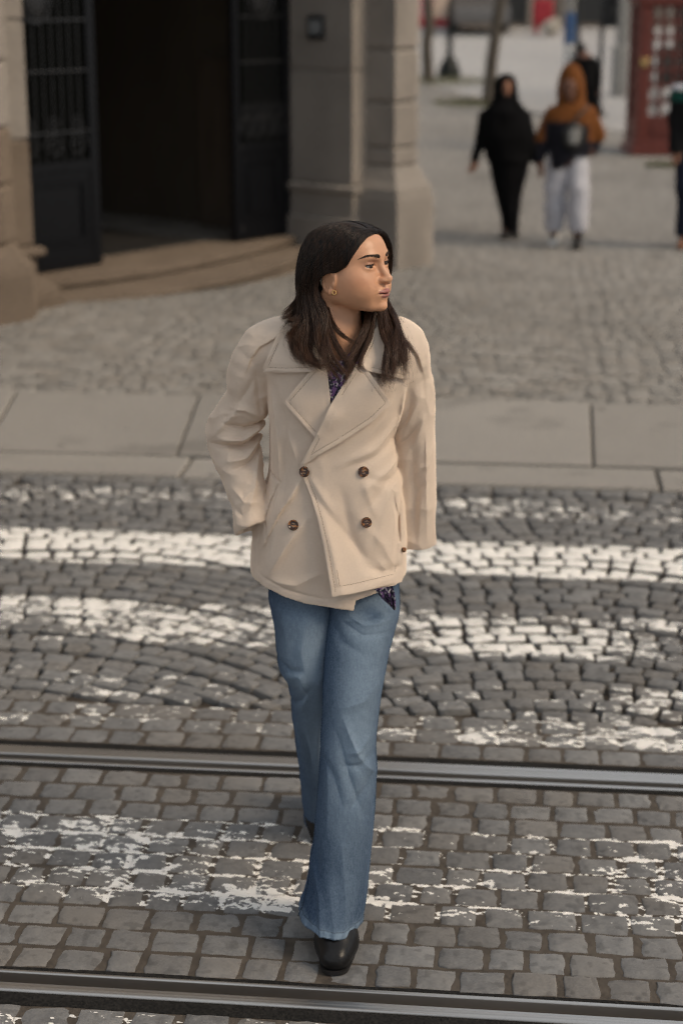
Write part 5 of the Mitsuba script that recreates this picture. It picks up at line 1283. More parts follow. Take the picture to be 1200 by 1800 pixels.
for pts, n, r in [
    ([(672, 520, 3.94), (680, 565, 3.90), (692, 600, 3.845), (697, 630, 3.812), (690, 662, 3.796)], 420, .010),
    ([(676, 520, 3.94), (676, 570, 3.895), (682, 605, 3.838), (680, 640, 3.806), (684, 670, 3.792)], 300, .008),
    ([(654, 512, 3.93), (649, 556, 3.892), (644, 580, 3.862), (632, 608, 3.838), (616, 634, 3.812), (606, 662, 3.793)], 420, .011),
    ([(660, 515, 3.93), (657, 565, 3.890), (650, 596, 3.855), (636, 622, 3.826), (630, 644, 3.806), (642, 656, 3.795)], 130, .006),
    ([(668, 515, 3.94), (670, 560, 3.895), (676, 598, 3.845), (690, 630, 3.812), (692, 652, 3.800)], 300, .010),
    ([(560, 500, 3.900), (572, 530, 3.880), (583, 568, 3.848), (597, 588, 3.838), (616, 600, 3.836), (630, 603, 3.84)], 60, .004),
    ([(556, 500, 3.90), (572, 545, 3.860), (584, 590, 3.828), (602, 620, 3.808), (616, 640, 3.797), (626, 656, 3.79)], 120, .005),
    ([(553, 500, 3.90), (563, 555, 3.855), (570, 600, 3.822), (580, 632, 3.798), (600, 655, 3.788), (606, 664, 3.785)], 300, .009),
    ([(540, 540, 3.885), (530, 562, 3.868), (522, 590, 3.846), (530, 618, 3.820), (552, 636, 3.804), (568, 640, 3.800)], 260, .009),
    ([(552, 545, 3.875), (543, 570, 3.855), (538, 600, 3.832), (546, 624, 3.812), (560, 634, 3.803)], 260, .009),
    ([(536, 520, 3.905), (530, 538, 3.898), (520, 552, 3.885), (510, 560, 3.875), (503, 558, 3.866)], 220, .008),
    ([(545, 520, 3.885), (540, 540, 3.876), (528, 556, 3.868), (516, 566, 3.86), (508, 562, 3.855)], 160, .007)]:
    base_ = np.array([at(*q) for q in pts]); w_ = np.linspace(0, 1, len(base_))[:, None]
    for q in range(3):
        o_ = hr.normal(0, 1, 3) * r * .75
        addh(lock(base_ + o_ * (.25 + .75 * w_) + hr.normal(0, .0025, base_.shape) * w_, n // 3, hr, r * hr.uniform(.40, .75)))
for i in range(240):      # single flying hairs
    b = ST[hr.integers(0, len(ST))]
    k = ss(.1, 1, np.linspace(0, 1, len(b)))[:, None]
    ST.append(b + hr.normal(0, .010, 3) * k + hr.normal(0, .004, 3) * np.sin(k * 5)); RA.append(np.full(len(b), .00012))
HK = obj('hair', strands_mesh(ST, RA), 'mat_hair', WOMAN, smooth=True)
labels[HK] = {'label': 'dark brown shoulder-length wavy hair, parted in the middle and tucked behind the near ear', 'kind': 'stuff'}

# ------------------------------------------------------------------ the jacket: one cloth body with sleeves, then collar, lapels and the crossed front
YC = 3.945
def X(px, py, y=3.86):
    p = at(px, py, y); return p[0], p[2]
rows_px = [  # py, left, right edge of the jacket's body
    (556, 560, 650), (568, 520, 684), (580, 470, 714), (597, 444, 734), (622, 444, 740), (655, 460, 733), (690, 470, 718), (740, 472, 703), (780, 471, 692), (820, 471, 697), (850, 469, 704), (880, 458, 710), (925, 444, 714), (980, 441, 716), (1030, 439, 716), (1075, 437, 716)]
TZ = np.array([X(0, r[0])[1] for r in rows_px]); TXL = np.array([X(r[1], r[0])[0] for r in rows_px]); TXR = np.array([X(r[2], r[0])[0] for r in rows_px])
o_ = np.argsort(TZ)
f_xl, f_xr = PchipInterpolator(TZ[o_], TXL[o_]), PchipInterpolator(TZ[o_], TXR[o_])
zk = np.array([X(0, q)[1] for q in (1075, 980, 880, 780, 690, 640, 600, 575, 560)])
f_bf = PchipInterpolator(zk, [.125, .122, .115, .110, .116, .106, .078, .052, .04])     # depth in front of and behind the middle
f_bb = PchipInterpolator(zk, [.130, .125, .115, .105, .110, .112, .105, .085, .07])
Z_TOP = X(0, 562)[1]
HEM = [X(430, 1022), X(455, 1026), X(500, 1043), X(540, 1053), X(621, 1063), X(625, 1046), X(712, 1023), X(740, 1018)]
HEM = np.array(HEM)
# folds: (points in the frontal plane, half width, height); a negative height is a crease
FOLDS = [
 ([(476, 690), (486, 760), (492, 850)], .010, .0035), ([(500, 720), (505, 800), (498, 880)], .012, -.0030),
 ([(520, 850), (490, 900), (462, 960)], .010, .0045), ([(505, 880), (478, 930), (455, 1000)], .008, -.0035), ([(540, 905), (505, 950), (470, 1010)], .012, .0040),
 ([(640, 800), (610, 806), (590, 815)], .008, .0028), ([(690, 780), (650, 805), (615, 812)], .009, -.0030), ([(700, 745), (660, 790), (620, 800)], .010, .0045),
 ([(700, 815), (668, 838), (636, 858)], .010, .0040), ([(700, 835), (670, 862), (645, 890)], .008, -.0040), ([(690, 855), (676, 900), (660, 960)], .010, .0038),
 ([(706, 870), (700, 930), (694, 990)], .008, -.0035), ([(600, 860), (615, 930), (640, 985)], .018, -.0055), ([(560, 870), (585, 960), (600, 1030)], .02, .0060),
 ([(640, 985), (668, 1002), (700, 1000)], .010, -.0045), ([(672, 1010), (676, 996), (668, 985)], .007, .0035),
 ([(690, 700), (670, 740), (640, 770)], .012, .0035), ([(712, 690), (706, 730), (694, 770)], .008, .004),
 ([(560, 1000), (520, 1020), (480, 1018)], .012, .003), ([(474, 750), (466, 840), (456, 940), (452, 1005)], .012, -.0035), ([(530, 836), (512, 870), (484, 905)], .007, .003), ([(548, 838), (575, 880), (590, 905)], .009, .003), ([(645, 836), (672, 846), (694, 850)], .007, -.003), ([(640, 842), (650, 876), (662, 904)], .009, .003), ([(650, 926), (672, 950), (690, 990)], .009, .003), ([(505, 760), (520, 800), (524, 818)], .009, .003), ([(452, 1009), (500, 1028), (540, 1038), (578, 1044)], .003, -.0022), ([(472, 838), (492, 849)], .003, -.0035), ([(492, 849), (478, 880), (466, 915), (468, 950)], .003, -.0035), ([(686, 858), (698, 910), (703, 958)], .003, -.003)]
FOLDS = [(np.array([X(*q) for q in pts]), w, h) for pts, w, h in FOLDS]
ARM_R = [(452, 626, 3.938, .038), (438, 662, 3.948, .047), (434, 704, 3.962, .050), (414, 742, 3.985, .058), (410, 774, 3.990, .059), (420, 812, 3.962, .051), (433, 860, 3.925, .042), (439, 900, 3.897, .037), (441, 925, 3.887, .036)]
ARM_L = [(716, 634, 3.940, .036), (722, 666, 3.948, .046), (723, 715, 3.96, .050), (724, 780, 3.970, .048), (728, 850, 3.975, .045), (731, 920, 3.975, .043), (732, 957, 3.975, .042)]
def arm_path(A, n=40):
    P = np.array([at(*q[:3]) for q in A]); r = np.array([q[3] for q in A])
    S_ = np.c_[P, r]; return spline(S_, n)
AR, AL_ = arm_path(ARM_R), arm_path(ARM_L)
SF_R = [  # creases of the bent sleeve: points, half width, height
 ([(468, 742), (430, 752), (395, 745)], .007, -.0075), ([(465, 735), (432, 716), (408, 716)], .010, .0060), ([(466, 750), (430, 772), (384, 772)], .010, .0085), ([(462, 764), (425, 785), (372, 784)], .007, -.0085),
 ([(464, 770), (436, 800), (402, 808)], .009, .0070), ([(458, 785), (438, 812), (410, 822)], .007, -.0050), ([(455, 800), (450, 850), (440, 880)], .009, .0045), ([(432, 690), (408, 730), (372, 770)], .012, .0050), ([(448, 660), (425, 700), (396, 735)], .010, -.0050),
 ([(414, 880), (428, 892), (440, 880)], .007, -.0030), ([(410, 850), (430, 866), (450, 846)], .008, .0040), ([(452, 640), (454, 690), (458, 725)], .009, -.0045)]
SF_L = [([(743, 690), (748, 800), (750, 950)], .020, .0085), ([(722, 760), (728, 860), (730, 950)], .016, -.0045), ([(700, 760), (716, 740), (735, 700)], .010, .0050), ([(694, 790), (716, 770), (738, 740)], .009, -.0055), ([(716, 800), (730, 770), (745, 730)], .010, .0045), ([(742, 660), (746, 740), (744, 830)], .008, -.0030),
 ([(724, 840), (738, 820), (756, 815)], .010, .0035), ([(728, 900), (736, 860), (750, 850)], .010, -.0035), ([(735, 955), (738, 900), (740, 860)], .010, .0030), ([(722, 690), (716, 730), (702, 765)], .010, -.004)]
SF_R = [(np.array([X(*q, 3.93) for q in pts]), w, h) for pts, w, h in SF_R]
SF_L = [(np.array([X(*q, 3.93) for q in pts]), w, h) for pts, w, h in SF_L]
def crease(P, folds, d, front=None):
    q = P[:, [0, 2]]; out = np.zeros(len(P))
    near = np.abs(d) < .05
    qn = q[near]; acc = np.zeros(len(qn))
    for line, w, h in folds:
        lo, hi = line.min(0) - 3 * w, line.max(0) + 3 * w
        m = ((qn > lo) & (qn < hi)).all(1)
        if not m.any(): continue
        dd, par = polydist(qn[m], line)
        acc[m] += 1.75 * h * (.45 * np.exp(-(dd / w) ** 2) + .75 * np.exp(-dd / (.5 * w))) * np.sin(np.pi * np.clip(par * .9 + .05, 0, 1)) ** .6
    out[near] = acc
    return out
def arm_sdf(P, A, flat=1.0):
    best = np.full(len(P), 1e9)
    for i in range(0, len(A) - 1, 2):
        j = min(i + 2, len(A) - 1)
        a, b = A[i, :3], A[j, :3]; ab = b - a
        t = np.clip(((P - a) @ ab) / (ab @ ab), 0, 1)
        d = np.linalg.norm(P - a - t[:, None] * ab, axis=1) - (A[i, 3] + (A[j, 3] - A[i, 3]) * t)
        best = np.minimum(best, d)
    return best
def torso_sdf(P):
    z = np.clip(P[:, 2], TZ.min(), TZ.max())
    xl, xr, bf, bb = f_xl(z), f_xr(z), f_bf(np.clip(z, zk.min(), zk.max())), f_bb(np.clip(z, zk.min(), zk.max()))
    cx, a = (xl + xr) / 2, (xr - xl) / 2
    u = (P[:, 0] - cx) / a; v = (P[:, 1] - YC); v = np.where(v < 0, v / bf, v / bb)
    k = (np.abs(u) ** 2.5 + np.abs(v) ** 2.5 + 1e-9) ** (1 / 2.5)
    d = (k - 1) * np.minimum(a, np.minimum(bf, bb)) * .95
    return d
FLAP_R = np.array([X(*q, 3.92) for q in [(512, 572), (486, 589), (458, 606), (444, 624), (436, 648), (426, 672)]]); FLAP_L = np.array([X(*q, 3.92) for q in [(690, 576), (704, 588), (720, 604), (733, 622), (739, 644), (745, 668)]])
def plane_end(P, A, ext=.0):
    n = A[-1, :3] - A[-4, :3]; n /= np.linalg.norm(n); n = n + (np.array([.42, -.10, 0]) if A is AR else 0); n /= np.linalg.norm(n); return (P - A[-1, :3]) @ n - ext
def hem_z(x): return np.interp(x, HEM[:, 0], HEM[:, 1])
def coat_solid(P):
    d = torso_sdf(P)
    t = d - crease(P, FOLDS, d) * (P[:, 1] < YC)
    t = smax(t, P[:, 2] - (Z_TOP - .35 * np.abs(P[:, 0] - .0) * 0), .02)
    zz = P[:, 2] - hem_z(P[:, 0])
    t = np.maximum(t, -zz)
    t = np.maximum(t, -(np.maximum(d + .012, zz - .10)))                          # hollow inside the hem
    nr = np.abs(d) < .03; rid = np.zeros(len(P)); rid[nr] = (1 - np.abs(2 * meshkit.fbm(P[nr] * [10, 10, 7], 2, 3) - 1)) ** 4 * .0028; t = t - rid
    r = arm_sdf(P, AR); ra = r - crease(P, SF_R, r)
    e = plane_end(P, AR); ra = np.maximum(ra, e); ra = np.maximum(ra, -np.maximum(r + .010, -e - .06))
    for q_, amp in ((r, .0055),):
        nr = np.abs(q_) < .03; rid = np.zeros(len(P)); rid[nr] = (1 - np.abs(2 * meshkit.fbm(P[nr] * [13, 13, 17], 2, 5) - 1)) ** 4 * amp; ra = ra - rid
    l = arm_sdf(P, AL_); la = l - crease(P, SF_L, l)
    nr = np.abs(l) < .03; rid = np.zeros(len(P)); rid[nr] = (1 - np.abs(2 * meshkit.fbm(P[nr] * [14, 14, 9], 2, 8) - 1)) ** 4 * .005; la = la - rid
    e = plane_end(P, AL_); la = np.maximum(la, e); la = np.maximum(la, -np.maximum(l + .010, -e - .05))
    for line, sg in ((FLAP_R, -1), (FLAP_L, 1)):
        near = np.abs(np.minimum(np.minimum(t, ra), la)) < .03
        q = P[near][:, [0, 2]]; dd, par = polydist(q, line)
        a_ = np.zeros(len(q)); best = np.full(len(q), 1e9)
        for i_ in range(len(line) - 1):
            u_ = line[i_ + 1] - line[i_]; w_ = q - line[i_]; tt = np.clip((w_ @ u_) / (u_ @ u_), 0, 1); r_ = np.linalg.norm(w_ - tt[:, None] * u_, axis=1)
            m_ = r_ < best; best[m_] = r_[m_]; a_[m_] = (u_[0] * w_[:, 1] - u_[1] * w_[:, 0])[m_]
        side = np.sign(a_) * dd * sg
        st_ = np.zeros(len(P)); st_[near] = .0060 * ss(-.0012, .0016, side) * ss(.085, .03, dd) * ss(0, .05, par) * ss(1, .72, par)
        t, ra, la = t - st_, ra - st_, la - st_
    up = ss(X(0, 720)[1], X(0, 630)[1], P[:, 2])
    k = .004 + .022 * up
    out = smin(smin(t, ra, k), la, k)
    return out
coat = surfnet(coat_solid, (-.36, 3.80, .80), (.28, 4.10, 1.53), .0028, coarse=4, margin=1.9)
def relax(m, it=1, lim=.0016):
    v0 = np.array(m.vertices); v = v0.copy(); e = m.edges_unique
    for _ in range(it):
        acc = np.zeros_like(v); n = np.zeros(len(v))
        for a_, b_ in ((0, 1), (1, 0)):
            np.add.at(acc, e[:, a_], v[e[:, b_]]); np.add.at(n, e[:, a_], 1)
        v = .45 * v + .55 * acc / np.maximum(n, 1)[:, None]
    dv = v - v0; L = np.linalg.norm(dv, axis=1, keepdims=True)
    m.vertices = v0 + dv * np.minimum(1, lim / np.maximum(L, 1e-9))
    return m
coat = main_piece(coat, 3000)
relax(coat)
print('coat', len(coat.faces), coat.bounds)

def cloth_color(p, n, uv):
    g = N(p.x * 330, p.y * 330, p.z * 330); w = F3(p.x * 5, p.y * 5, p.z * 5, 3)
    return MIX((0.595, 0.485, 0.390), (0.655, 0.542, 0.440), .55 * g + .45 * w)
def cloth_bump(p, n, uv): return .5 * N(p.x * 420 + p.z * 420, p.y * 200, p.z * 160) + .5 * F3(p.x * 26, p.y * 26, p.z * 26, 3)
bumped('mat_coat', mikit.proc(cloth_color), mikit.proc(cloth_bump, 1e-3), .0005, .88, .10, sheen=.15)
VN = shapely.Polygon([X(*q) for q in [(540, 540), (566, 600), (580, 628), (592, 642), (606, 642), (622, 622), (640, 592), (664, 540)]])
cc = coat.triangles_center; keep = ~(shapely.contains_xy(VN, cc[:, 0], cc[:, 2]) & (cc[:, 1] < YC + .03))
JK = obj('jacket', main_piece(trimesh.Trimesh(coat.vertices, coat.faces[keep], process=False), 3000), 'mat_coat', WOMAN, smooth=True)
labels[JK] = {'label': 'beige cotton double-breasted jacket with wide collar and tortoiseshell buttons'}
coat_hit = trimesh.Trimesh(coat.vertices, coat.faces, process=False)
def cast(pp, m):
    D = np.array([ray(*q) for q in pp]); D /= np.linalg.norm(D, axis=1, keepdims=True)
    loc, ir, _ = m.ray.intersects_location(np.tile(CAM, (len(D), 1)), D, multiple_hits=False)
    t = np.full(len(D), np.nan); t[ir] = np.linalg.norm(loc - CAM, axis=1)
    return D, t
def dense(poly, step=4.0):
    poly = np.asarray(poly, float); out = []
    for a, b in zip(poly, np.roll(poly, -1, 0)):
        n = max(1, int(np.linalg.norm(b - a) / step)); out += [a + (b - a) * k / n for k in range(n)]
    return np.array(out)
def soften(poly, r=4):
    g = shapely.Polygon(poly).buffer(-r, join_style='round').buffer(r, join_style='round', quad_segs=5)
    return np.array(g.exterior.coords)[:-1]
def drape(poly, base, off, thick=.0022, step=4.0, smooth_it=14, corner=3, stitch=8.0, wave=0.0, seed=0):
    """cloth piece cut to an outline and laid over what lies below it, standing off by off(px, py) metres"""
    from scipy.spatial import Delaunay
    if corner: poly = soften(poly, corner)
    bd = dense(poly, step); sp = shapely.Polygon(bd)
    x0, y0, x1, y1 = sp.bounds
    gx, gy = np.meshgrid(np.arange(x0 + step / 2, x1, step), np.arange(y0 + step / 2, y1, step)); gx[1::2] += step / 2
    g = np.c_[gx.ravel(), gy.ravel()]
    inner = np.array(dense(np.array(sp.buffer(-step * .55).exterior.coords)[:-1], step)) if sp.buffer(-step * .55).geom_type == 'Polygon' else np.zeros((0, 2))
    ins = shapely.contains_xy(sp.buffer(-step * 1.1), g[:, 0], g[:, 1])
    P = np.vstack([bd, inner, g[ins]]); nb = len(bd)
    tri = Delaunay(P).simplices; c = P[tri].mean(1); tri = tri[shapely.contains_xy(sp, c[:, 0], c[:, 1])]
    a = P[tri]; cr = (a[:, 1, 0] - a[:, 0, 0]) * (a[:, 2, 1] - a[:, 0, 1]) - (a[:, 1, 1] - a[:, 0, 1]) * (a[:, 2, 0] - a[:, 0, 0])
    tri = tri[np.abs(cr) > .05]; cr = cr[np.abs(cr) > .05]
    tri = np.where((cr > 0)[:, None], tri[:, ::-1], tri)
    D, t = cast(P, base)
    ok = np.isfinite(t)
    if not ok.all(): t[~ok] = t[ok][cKDTree(P[ok]).query(P[~ok])[1]]
    e = np.unique(np.sort(np.vstack([tri[:, [0, 1]], tri[:, [1, 2]], tri[:, [2, 0]]]), 1), axis=0)
    for _ in range(smooth_it):
        acc = np.zeros(len(P)); n = np.zeros(len(P))
        for i, j in ((0, 1), (1, 0)): np.add.at(acc, e[:, i], t[e[:, j]]); np.add.at(n, e[:, i], 1)
        t = .5 * t + .5 * acc / np.maximum(n, 1)
    edge = shapely.distance(sp.exterior, shapely.points(P))
    o = np.zeros(len(P)) + off(P[:, 0], P[:, 1])
    o = o - .0012 * ss(2.5, 0, edge)
    if stitch: o = o - .0020 * np.exp(-((edge - stitch) / 1.8) ** 2) + .0006 * ss(1.5, 4, edge) * ss(stitch + 1, stitch - 3, edge)
    if wave: o = o + wave * (meshkit.fbm(np.c_[P / 34.0, np.full(len(P), seed * 7.3)], 2) - .5)
    top = CAM + D * (t - o)[:, None]; bot = CAM + D * (t - o + thick)[:, None]
    m = len(P); i = np.arange(nb); j = (i + 1) % nb
    walls = np.vstack([np.c_[i, j, j + m], np.c_[i, j + m, i + m]])
    mesh = trimesh.Trimesh(np.vstack([top, bot]), np.vstack([tri, tri[:, ::-1] + m, walls]), process=False)
    mesh.fix_normals()
    return main_piece(mesh, 300)
def lerp_line(px, py, line):
    """distance in px from a line, positive on its left side going along it"""
    line = np.asarray(line, float); q = np.stack([np.asarray(px, float), np.asarray(py, float)], 1)
    best, sg = np.full(len(q), 1e9), np.ones(len(q))
    for a, b in zip(line[:-1], line[1:]):
        ab = b - a; w = q - a; t = np.clip((w @ ab) / (ab @ ab), 0, 1); d = np.linalg.norm(w - t[:, None] * ab, axis=1)
        m = d < best; best[m] = d[m]; sg[m] = np.sign(ab[0] * w[:, 1] - ab[1] * w[:, 0])[m]
    return best * sg
# blouse in the opening of the lapels
def blouse_color(p, n, uv):
    x, z = p.x * 150 + 3 * N(p.x * 60, p.z * 60, 1.0), p.z * 150
    a = N(p.x * 210 + p.z * 130, p.z * 240 - p.x * 90, p.y * 50); b = N(p.x * 230 - p.z * 150, p.z * 150 + p.x * 120, 9.0)
    c = MIX((0.16, 0.085, 0.20), (0.028, 0.026, 0.045), STEP(.42, .52, a))
    return MIX(c, (0.42, 0.40, 0.40), STEP(.66, .72, b))
mat('mat_blouse', mikit.proc(blouse_color), .7, .2)
BLm = drape([(560, 602), (578, 616), (592, 634), (604, 634), (616, 618), (634, 590), (648, 590), (646, 640), (630, 680), (583, 730), (566, 690), (560, 640)], coat_hit, lambda x, y: .0020 + .0035 * ss(640, 600, y), stitch=0, wave=.003)
BK = obj('blouse', BLm, 'mat_blouse', WOMAN, smooth=35); labels[BK] = {'label': 'dark purple leaf-patterned blouse showing in the neck of the jacket'}
# crossed front of the jacket
FLARE = [(528, 812), (546, 862), (590, 918), (640, 978), (700, 1012), (730, 1022)]
def front_off(x, y):
    s_ = lerp_line(x, y, FLARE)
    o = .0085 * (1 - ss(636, 702, x)) - .0035 * ss(690, 706, x)
    f = np.maximum(0.0, s_) * .00125 * (1 - ss(640, 712, x))
    he = np.abs(lerp_line(x, y, [(590, 1034), (622, 1028), (662, 1018), (712, 1004)])); le = np.abs(lerp_line(x, y, [(537, 824), (546, 852), (556, 876), (567, 914), (577, 960), (585, 1008), (590, 1034)]))
    o = o - .0018 * np.exp(-(he / 1.9) ** 2) - .0012 * np.exp(-(le / 1.9) ** 2)
    return o + .34 * f - .003 * np.exp(-(s_ / 7) ** 2) * (1 - ss(600, 700, x)) * ss(830, 900, y)
FP = [(590, 704), (556, 764), (527, 818), (529, 832), (537, 852), (546, 874), (558, 915), (568, 960), (576, 1008), (583, 1050), (620, 1044), (662, 1034), (706, 1023), (712, 1000), (710, 940), (704, 880), (696, 820), (692, 780), (700, 740), (712, 700), (716, 668), (640, 660)]
fr_mesh = drape(FP, coat_hit, front_off, step=3.5, smooth_it=2, corner=2, stitch=0, thick=.003)
obj('front_flap', fr_mesh, 'mat_coat', WOMAN + '__jacket', smooth=True)
body_hit = cat(coat_hit, fr_mesh)
mat('mat_topstitch', (0.33, 0.25, 0.18), .9, .05)
def topstitch(m, poly, inset, where=None):
    ring = np.array(shapely.Polygon(soften(poly, 3)).buffer(-inset, join_style='mitre').exterior.coords); ring = dense(ring[:-1], 3.0)
    D, t = cast(ring, m); ok = np.isfinite(t)
    if where is not None: ok &= where(ring[:, 0], ring[:, 1])
    P = CAM + D * (t - .0002)[:, None]; run = []
    for p, o in list(zip(P, ok)) + [(None, False)]:
        if o: run.append(p)
        else:
            if len(run) > 4: obj('topstitching', tube(np.array(run), .00055, 5), 'mat_topstitch', WOMAN + '__jacket', smooth=True)
            run = []
def piece(name, poly, off, sew=None, **k):
    m = drape(poly, body_hit, off, **k); obj(name, m, 'mat_coat', WOMAN + '__jacket', smooth=28)
    topstitch(m, poly, 8, sew)
    return m
lap1 = piece('lapel', [(574, 640), (582, 716), (600, 735), (560, 775), (553, 769), (497, 707), (545, 652), (558, 640)], lambda x, y: .0095 + .012 * ss(570, 500, x), thick=.002, wave=.004, seed=1, sew=lambda x, y: (x < 556) & (y > 650))
body_hit = cat(coat_hit, fr_mesh, lap1)
lap2 = piece('lapel', [(626, 640), (581, 711), (556, 764), (526, 822), (534, 818), (560, 800), (600, 777), (655, 741), (688, 709), (646, 650), (644, 640)], lambda x, y: .0105 + .012 * ss(620, 690, x) + .004 * ss(760, 720, y) - .004 * ss(790, 822, y), thick=.002, wave=.003, seed=2, smooth_it=20, sew=lambda x, y: (x > 540) & (y > 655) & ((x > 600) | (y > 770)))
body_hit = cat(coat_hit, fr_mesh, lap1, lap2)
piece('collar', [(516, 560), (500, 572), (486, 590), (472, 622), (461, 650), (463, 654), (500, 655), (546, 654), (566, 640), (584, 640), (580, 610), (572, 580), (555, 560)], lambda x, y: .007 + .010 * ss(600, 650, y) + .004 * ss(500, 465, x) + .012 * ss(590, 562, y), thick=.0022, wave=.003, seed=3, smooth_it=24, sew=lambda x, y: (y > 600) & (x < 552))
piece('collar', [(664, 572), (652, 588), (642, 615), (634, 642), (645, 652), (680, 660), (719, 669), (721, 655), (716, 630), (710, 606), (700, 588), (686, 578)], lambda x, y: .007 + .010 * ss(600, 655, y) + .004 * ss(590, 562, y), thick=.0022, wave=.003, seed=4, smooth_it=24, sew=lambda x, y: (y > 600) & (x > 650))
body_hit = cat(coat_hit, fr_mesh)
topstitch(fr_mesh, FP, 8, lambda x, y: ((y > 835) & (x < 590)))
topstitch(fr_mesh, FP, 17, lambda x, y: (y > 990) & (x > 592) & (x < 706))
# buttons
def tortoise(p, n, uv):
    a = F3(p.x * 160, p.y * 160, p.z * 160, 3)
    return MIX((0.035, 0.014, 0.007), (0.33, 0.13, 0.035), STEP(.48, .70, a))
mat('mat_tortoiseshell', mikit.proc(tortoise), .18, .5, clearcoat=.5)
mat('mat_thread', (0.30, 0.21, 0.14), .8, .2)
def button(px, py, d):
    g_ = 8 if d > .02 else 3
    D, t = cast(np.array([[px, py], [px + g_, py], [px, py + g_], [px - g_, py], [px, py - g_]]), body_hit); t = np.where(np.isfinite(t), t, np.nanmedian(t))
    Q = CAM + D * t[:, None]; n = np.cross(Q[1] - Q[3], Q[4] - Q[2]); n /= np.linalg.norm(n)
    if n @ (CAM - Q[0]) < 0: n = -n
    n = n + .6 * (CAM - Q[0]) / np.linalg.norm(CAM - Q[0]); n /= np.linalg.norm(n)
    r = d / 2
    prof = [(0, .0012), (r * .62, .0012), (r * .70, .0022), (r * .80, .0032), (r * .92, .0030), (r, .0018), (r, .0004), (r * .9, 0), (0, 0)]
    m = trimesh.creation.revolve(np.array(prof), sections=28)
    M = trimesh.geometry.align_vectors([0, 0, 1], n); M[:3, 3] = Q[0] + n * .0035
    th0, th1 = [tube([(sx * r * .26, -r * .26, .0008), (sx * r * .26, 0, .0026), (sx * r * .26, r * .26, .0008)], .0009, 5) for sx in (-1, 1)]
    shank = trimesh.creation.cylinder(.002, .006, sections=8).apply_translation([0, 0, -.003])
    for q in (m, th0, th1, shank): q.apply_transform(M)
    obj('button', m, 'mat_tortoiseshell', WOMAN + '__jacket', smooth=30); objs('button_thread', (th0, th1), 'mat_thread', WOMAN + '__jacket'); obj('button_shank', shank, 'mat_thread', WOMAN + '__jacket')
for q in ((536, 829, .0245), (638, 829, .0245), (516, 923, .0245), (643, 918, .0245), (707, 966, .012)): button(*q)

# ------------------------------------------------------------------ jeans and boots
FADE_Z = None
def denim(p, n, uv):
    tw = N(p.x * 520, p.y * 520, p.z * 70) * .55 + .45 * N(p.x * 300, p.y * 300, p.z * 300)
    w = F3(p.x * 7, p.y * 7, p.z * 3, 3)
    u, v = uv.x, uv.y                            # u round the leg (0.5 in front), v from hip (0) to hem (1)
    front = dr.exp(-dr.square((u - .53) / .16))
    fade = front * (STEP(.02, .22, v) * (1 - .62 * STEP(.45, .85, v))) + .25 * STEP(.965, .99, v)
    seam = dr.exp(-dr.square((u - .705) / .007)) + dr.exp(-dr.square((u - .29) / .007))
    t = dr.clip(.04 + .86 * fade + .34 * (w - .5) + .40 * (tw - .5), 0, 1)
    c = MIX((0.020, 0.040, 0.081), (0.200, 0.268, 0.345), t)
    t = dr.clip(t + STEP(.9835, .9845, v) * (.42 * N(u * 130, v * 20, 2.0) - .06), 0, 1)
    c = MIX((0.020, 0.040, 0.081), (0.200, 0.268, 0.345), t)
    hem = STEP(.9825, .984, v) * (1 - STEP(.9845, .986, v))
    return c * (1 - .55 * dr.clip(seam, 0, 1)) * (1 - .35 * hem)
bumped('mat_denim', mikit.proc(denim), mikit.proc(lambda p, n, uv: .6 * N(p.x * 480, p.y * 480, p.z * 200) + .4 * F3(p.x * 40, p.y * 40, p.z * 14, 2), 1e-3), .0012, .9, .08)
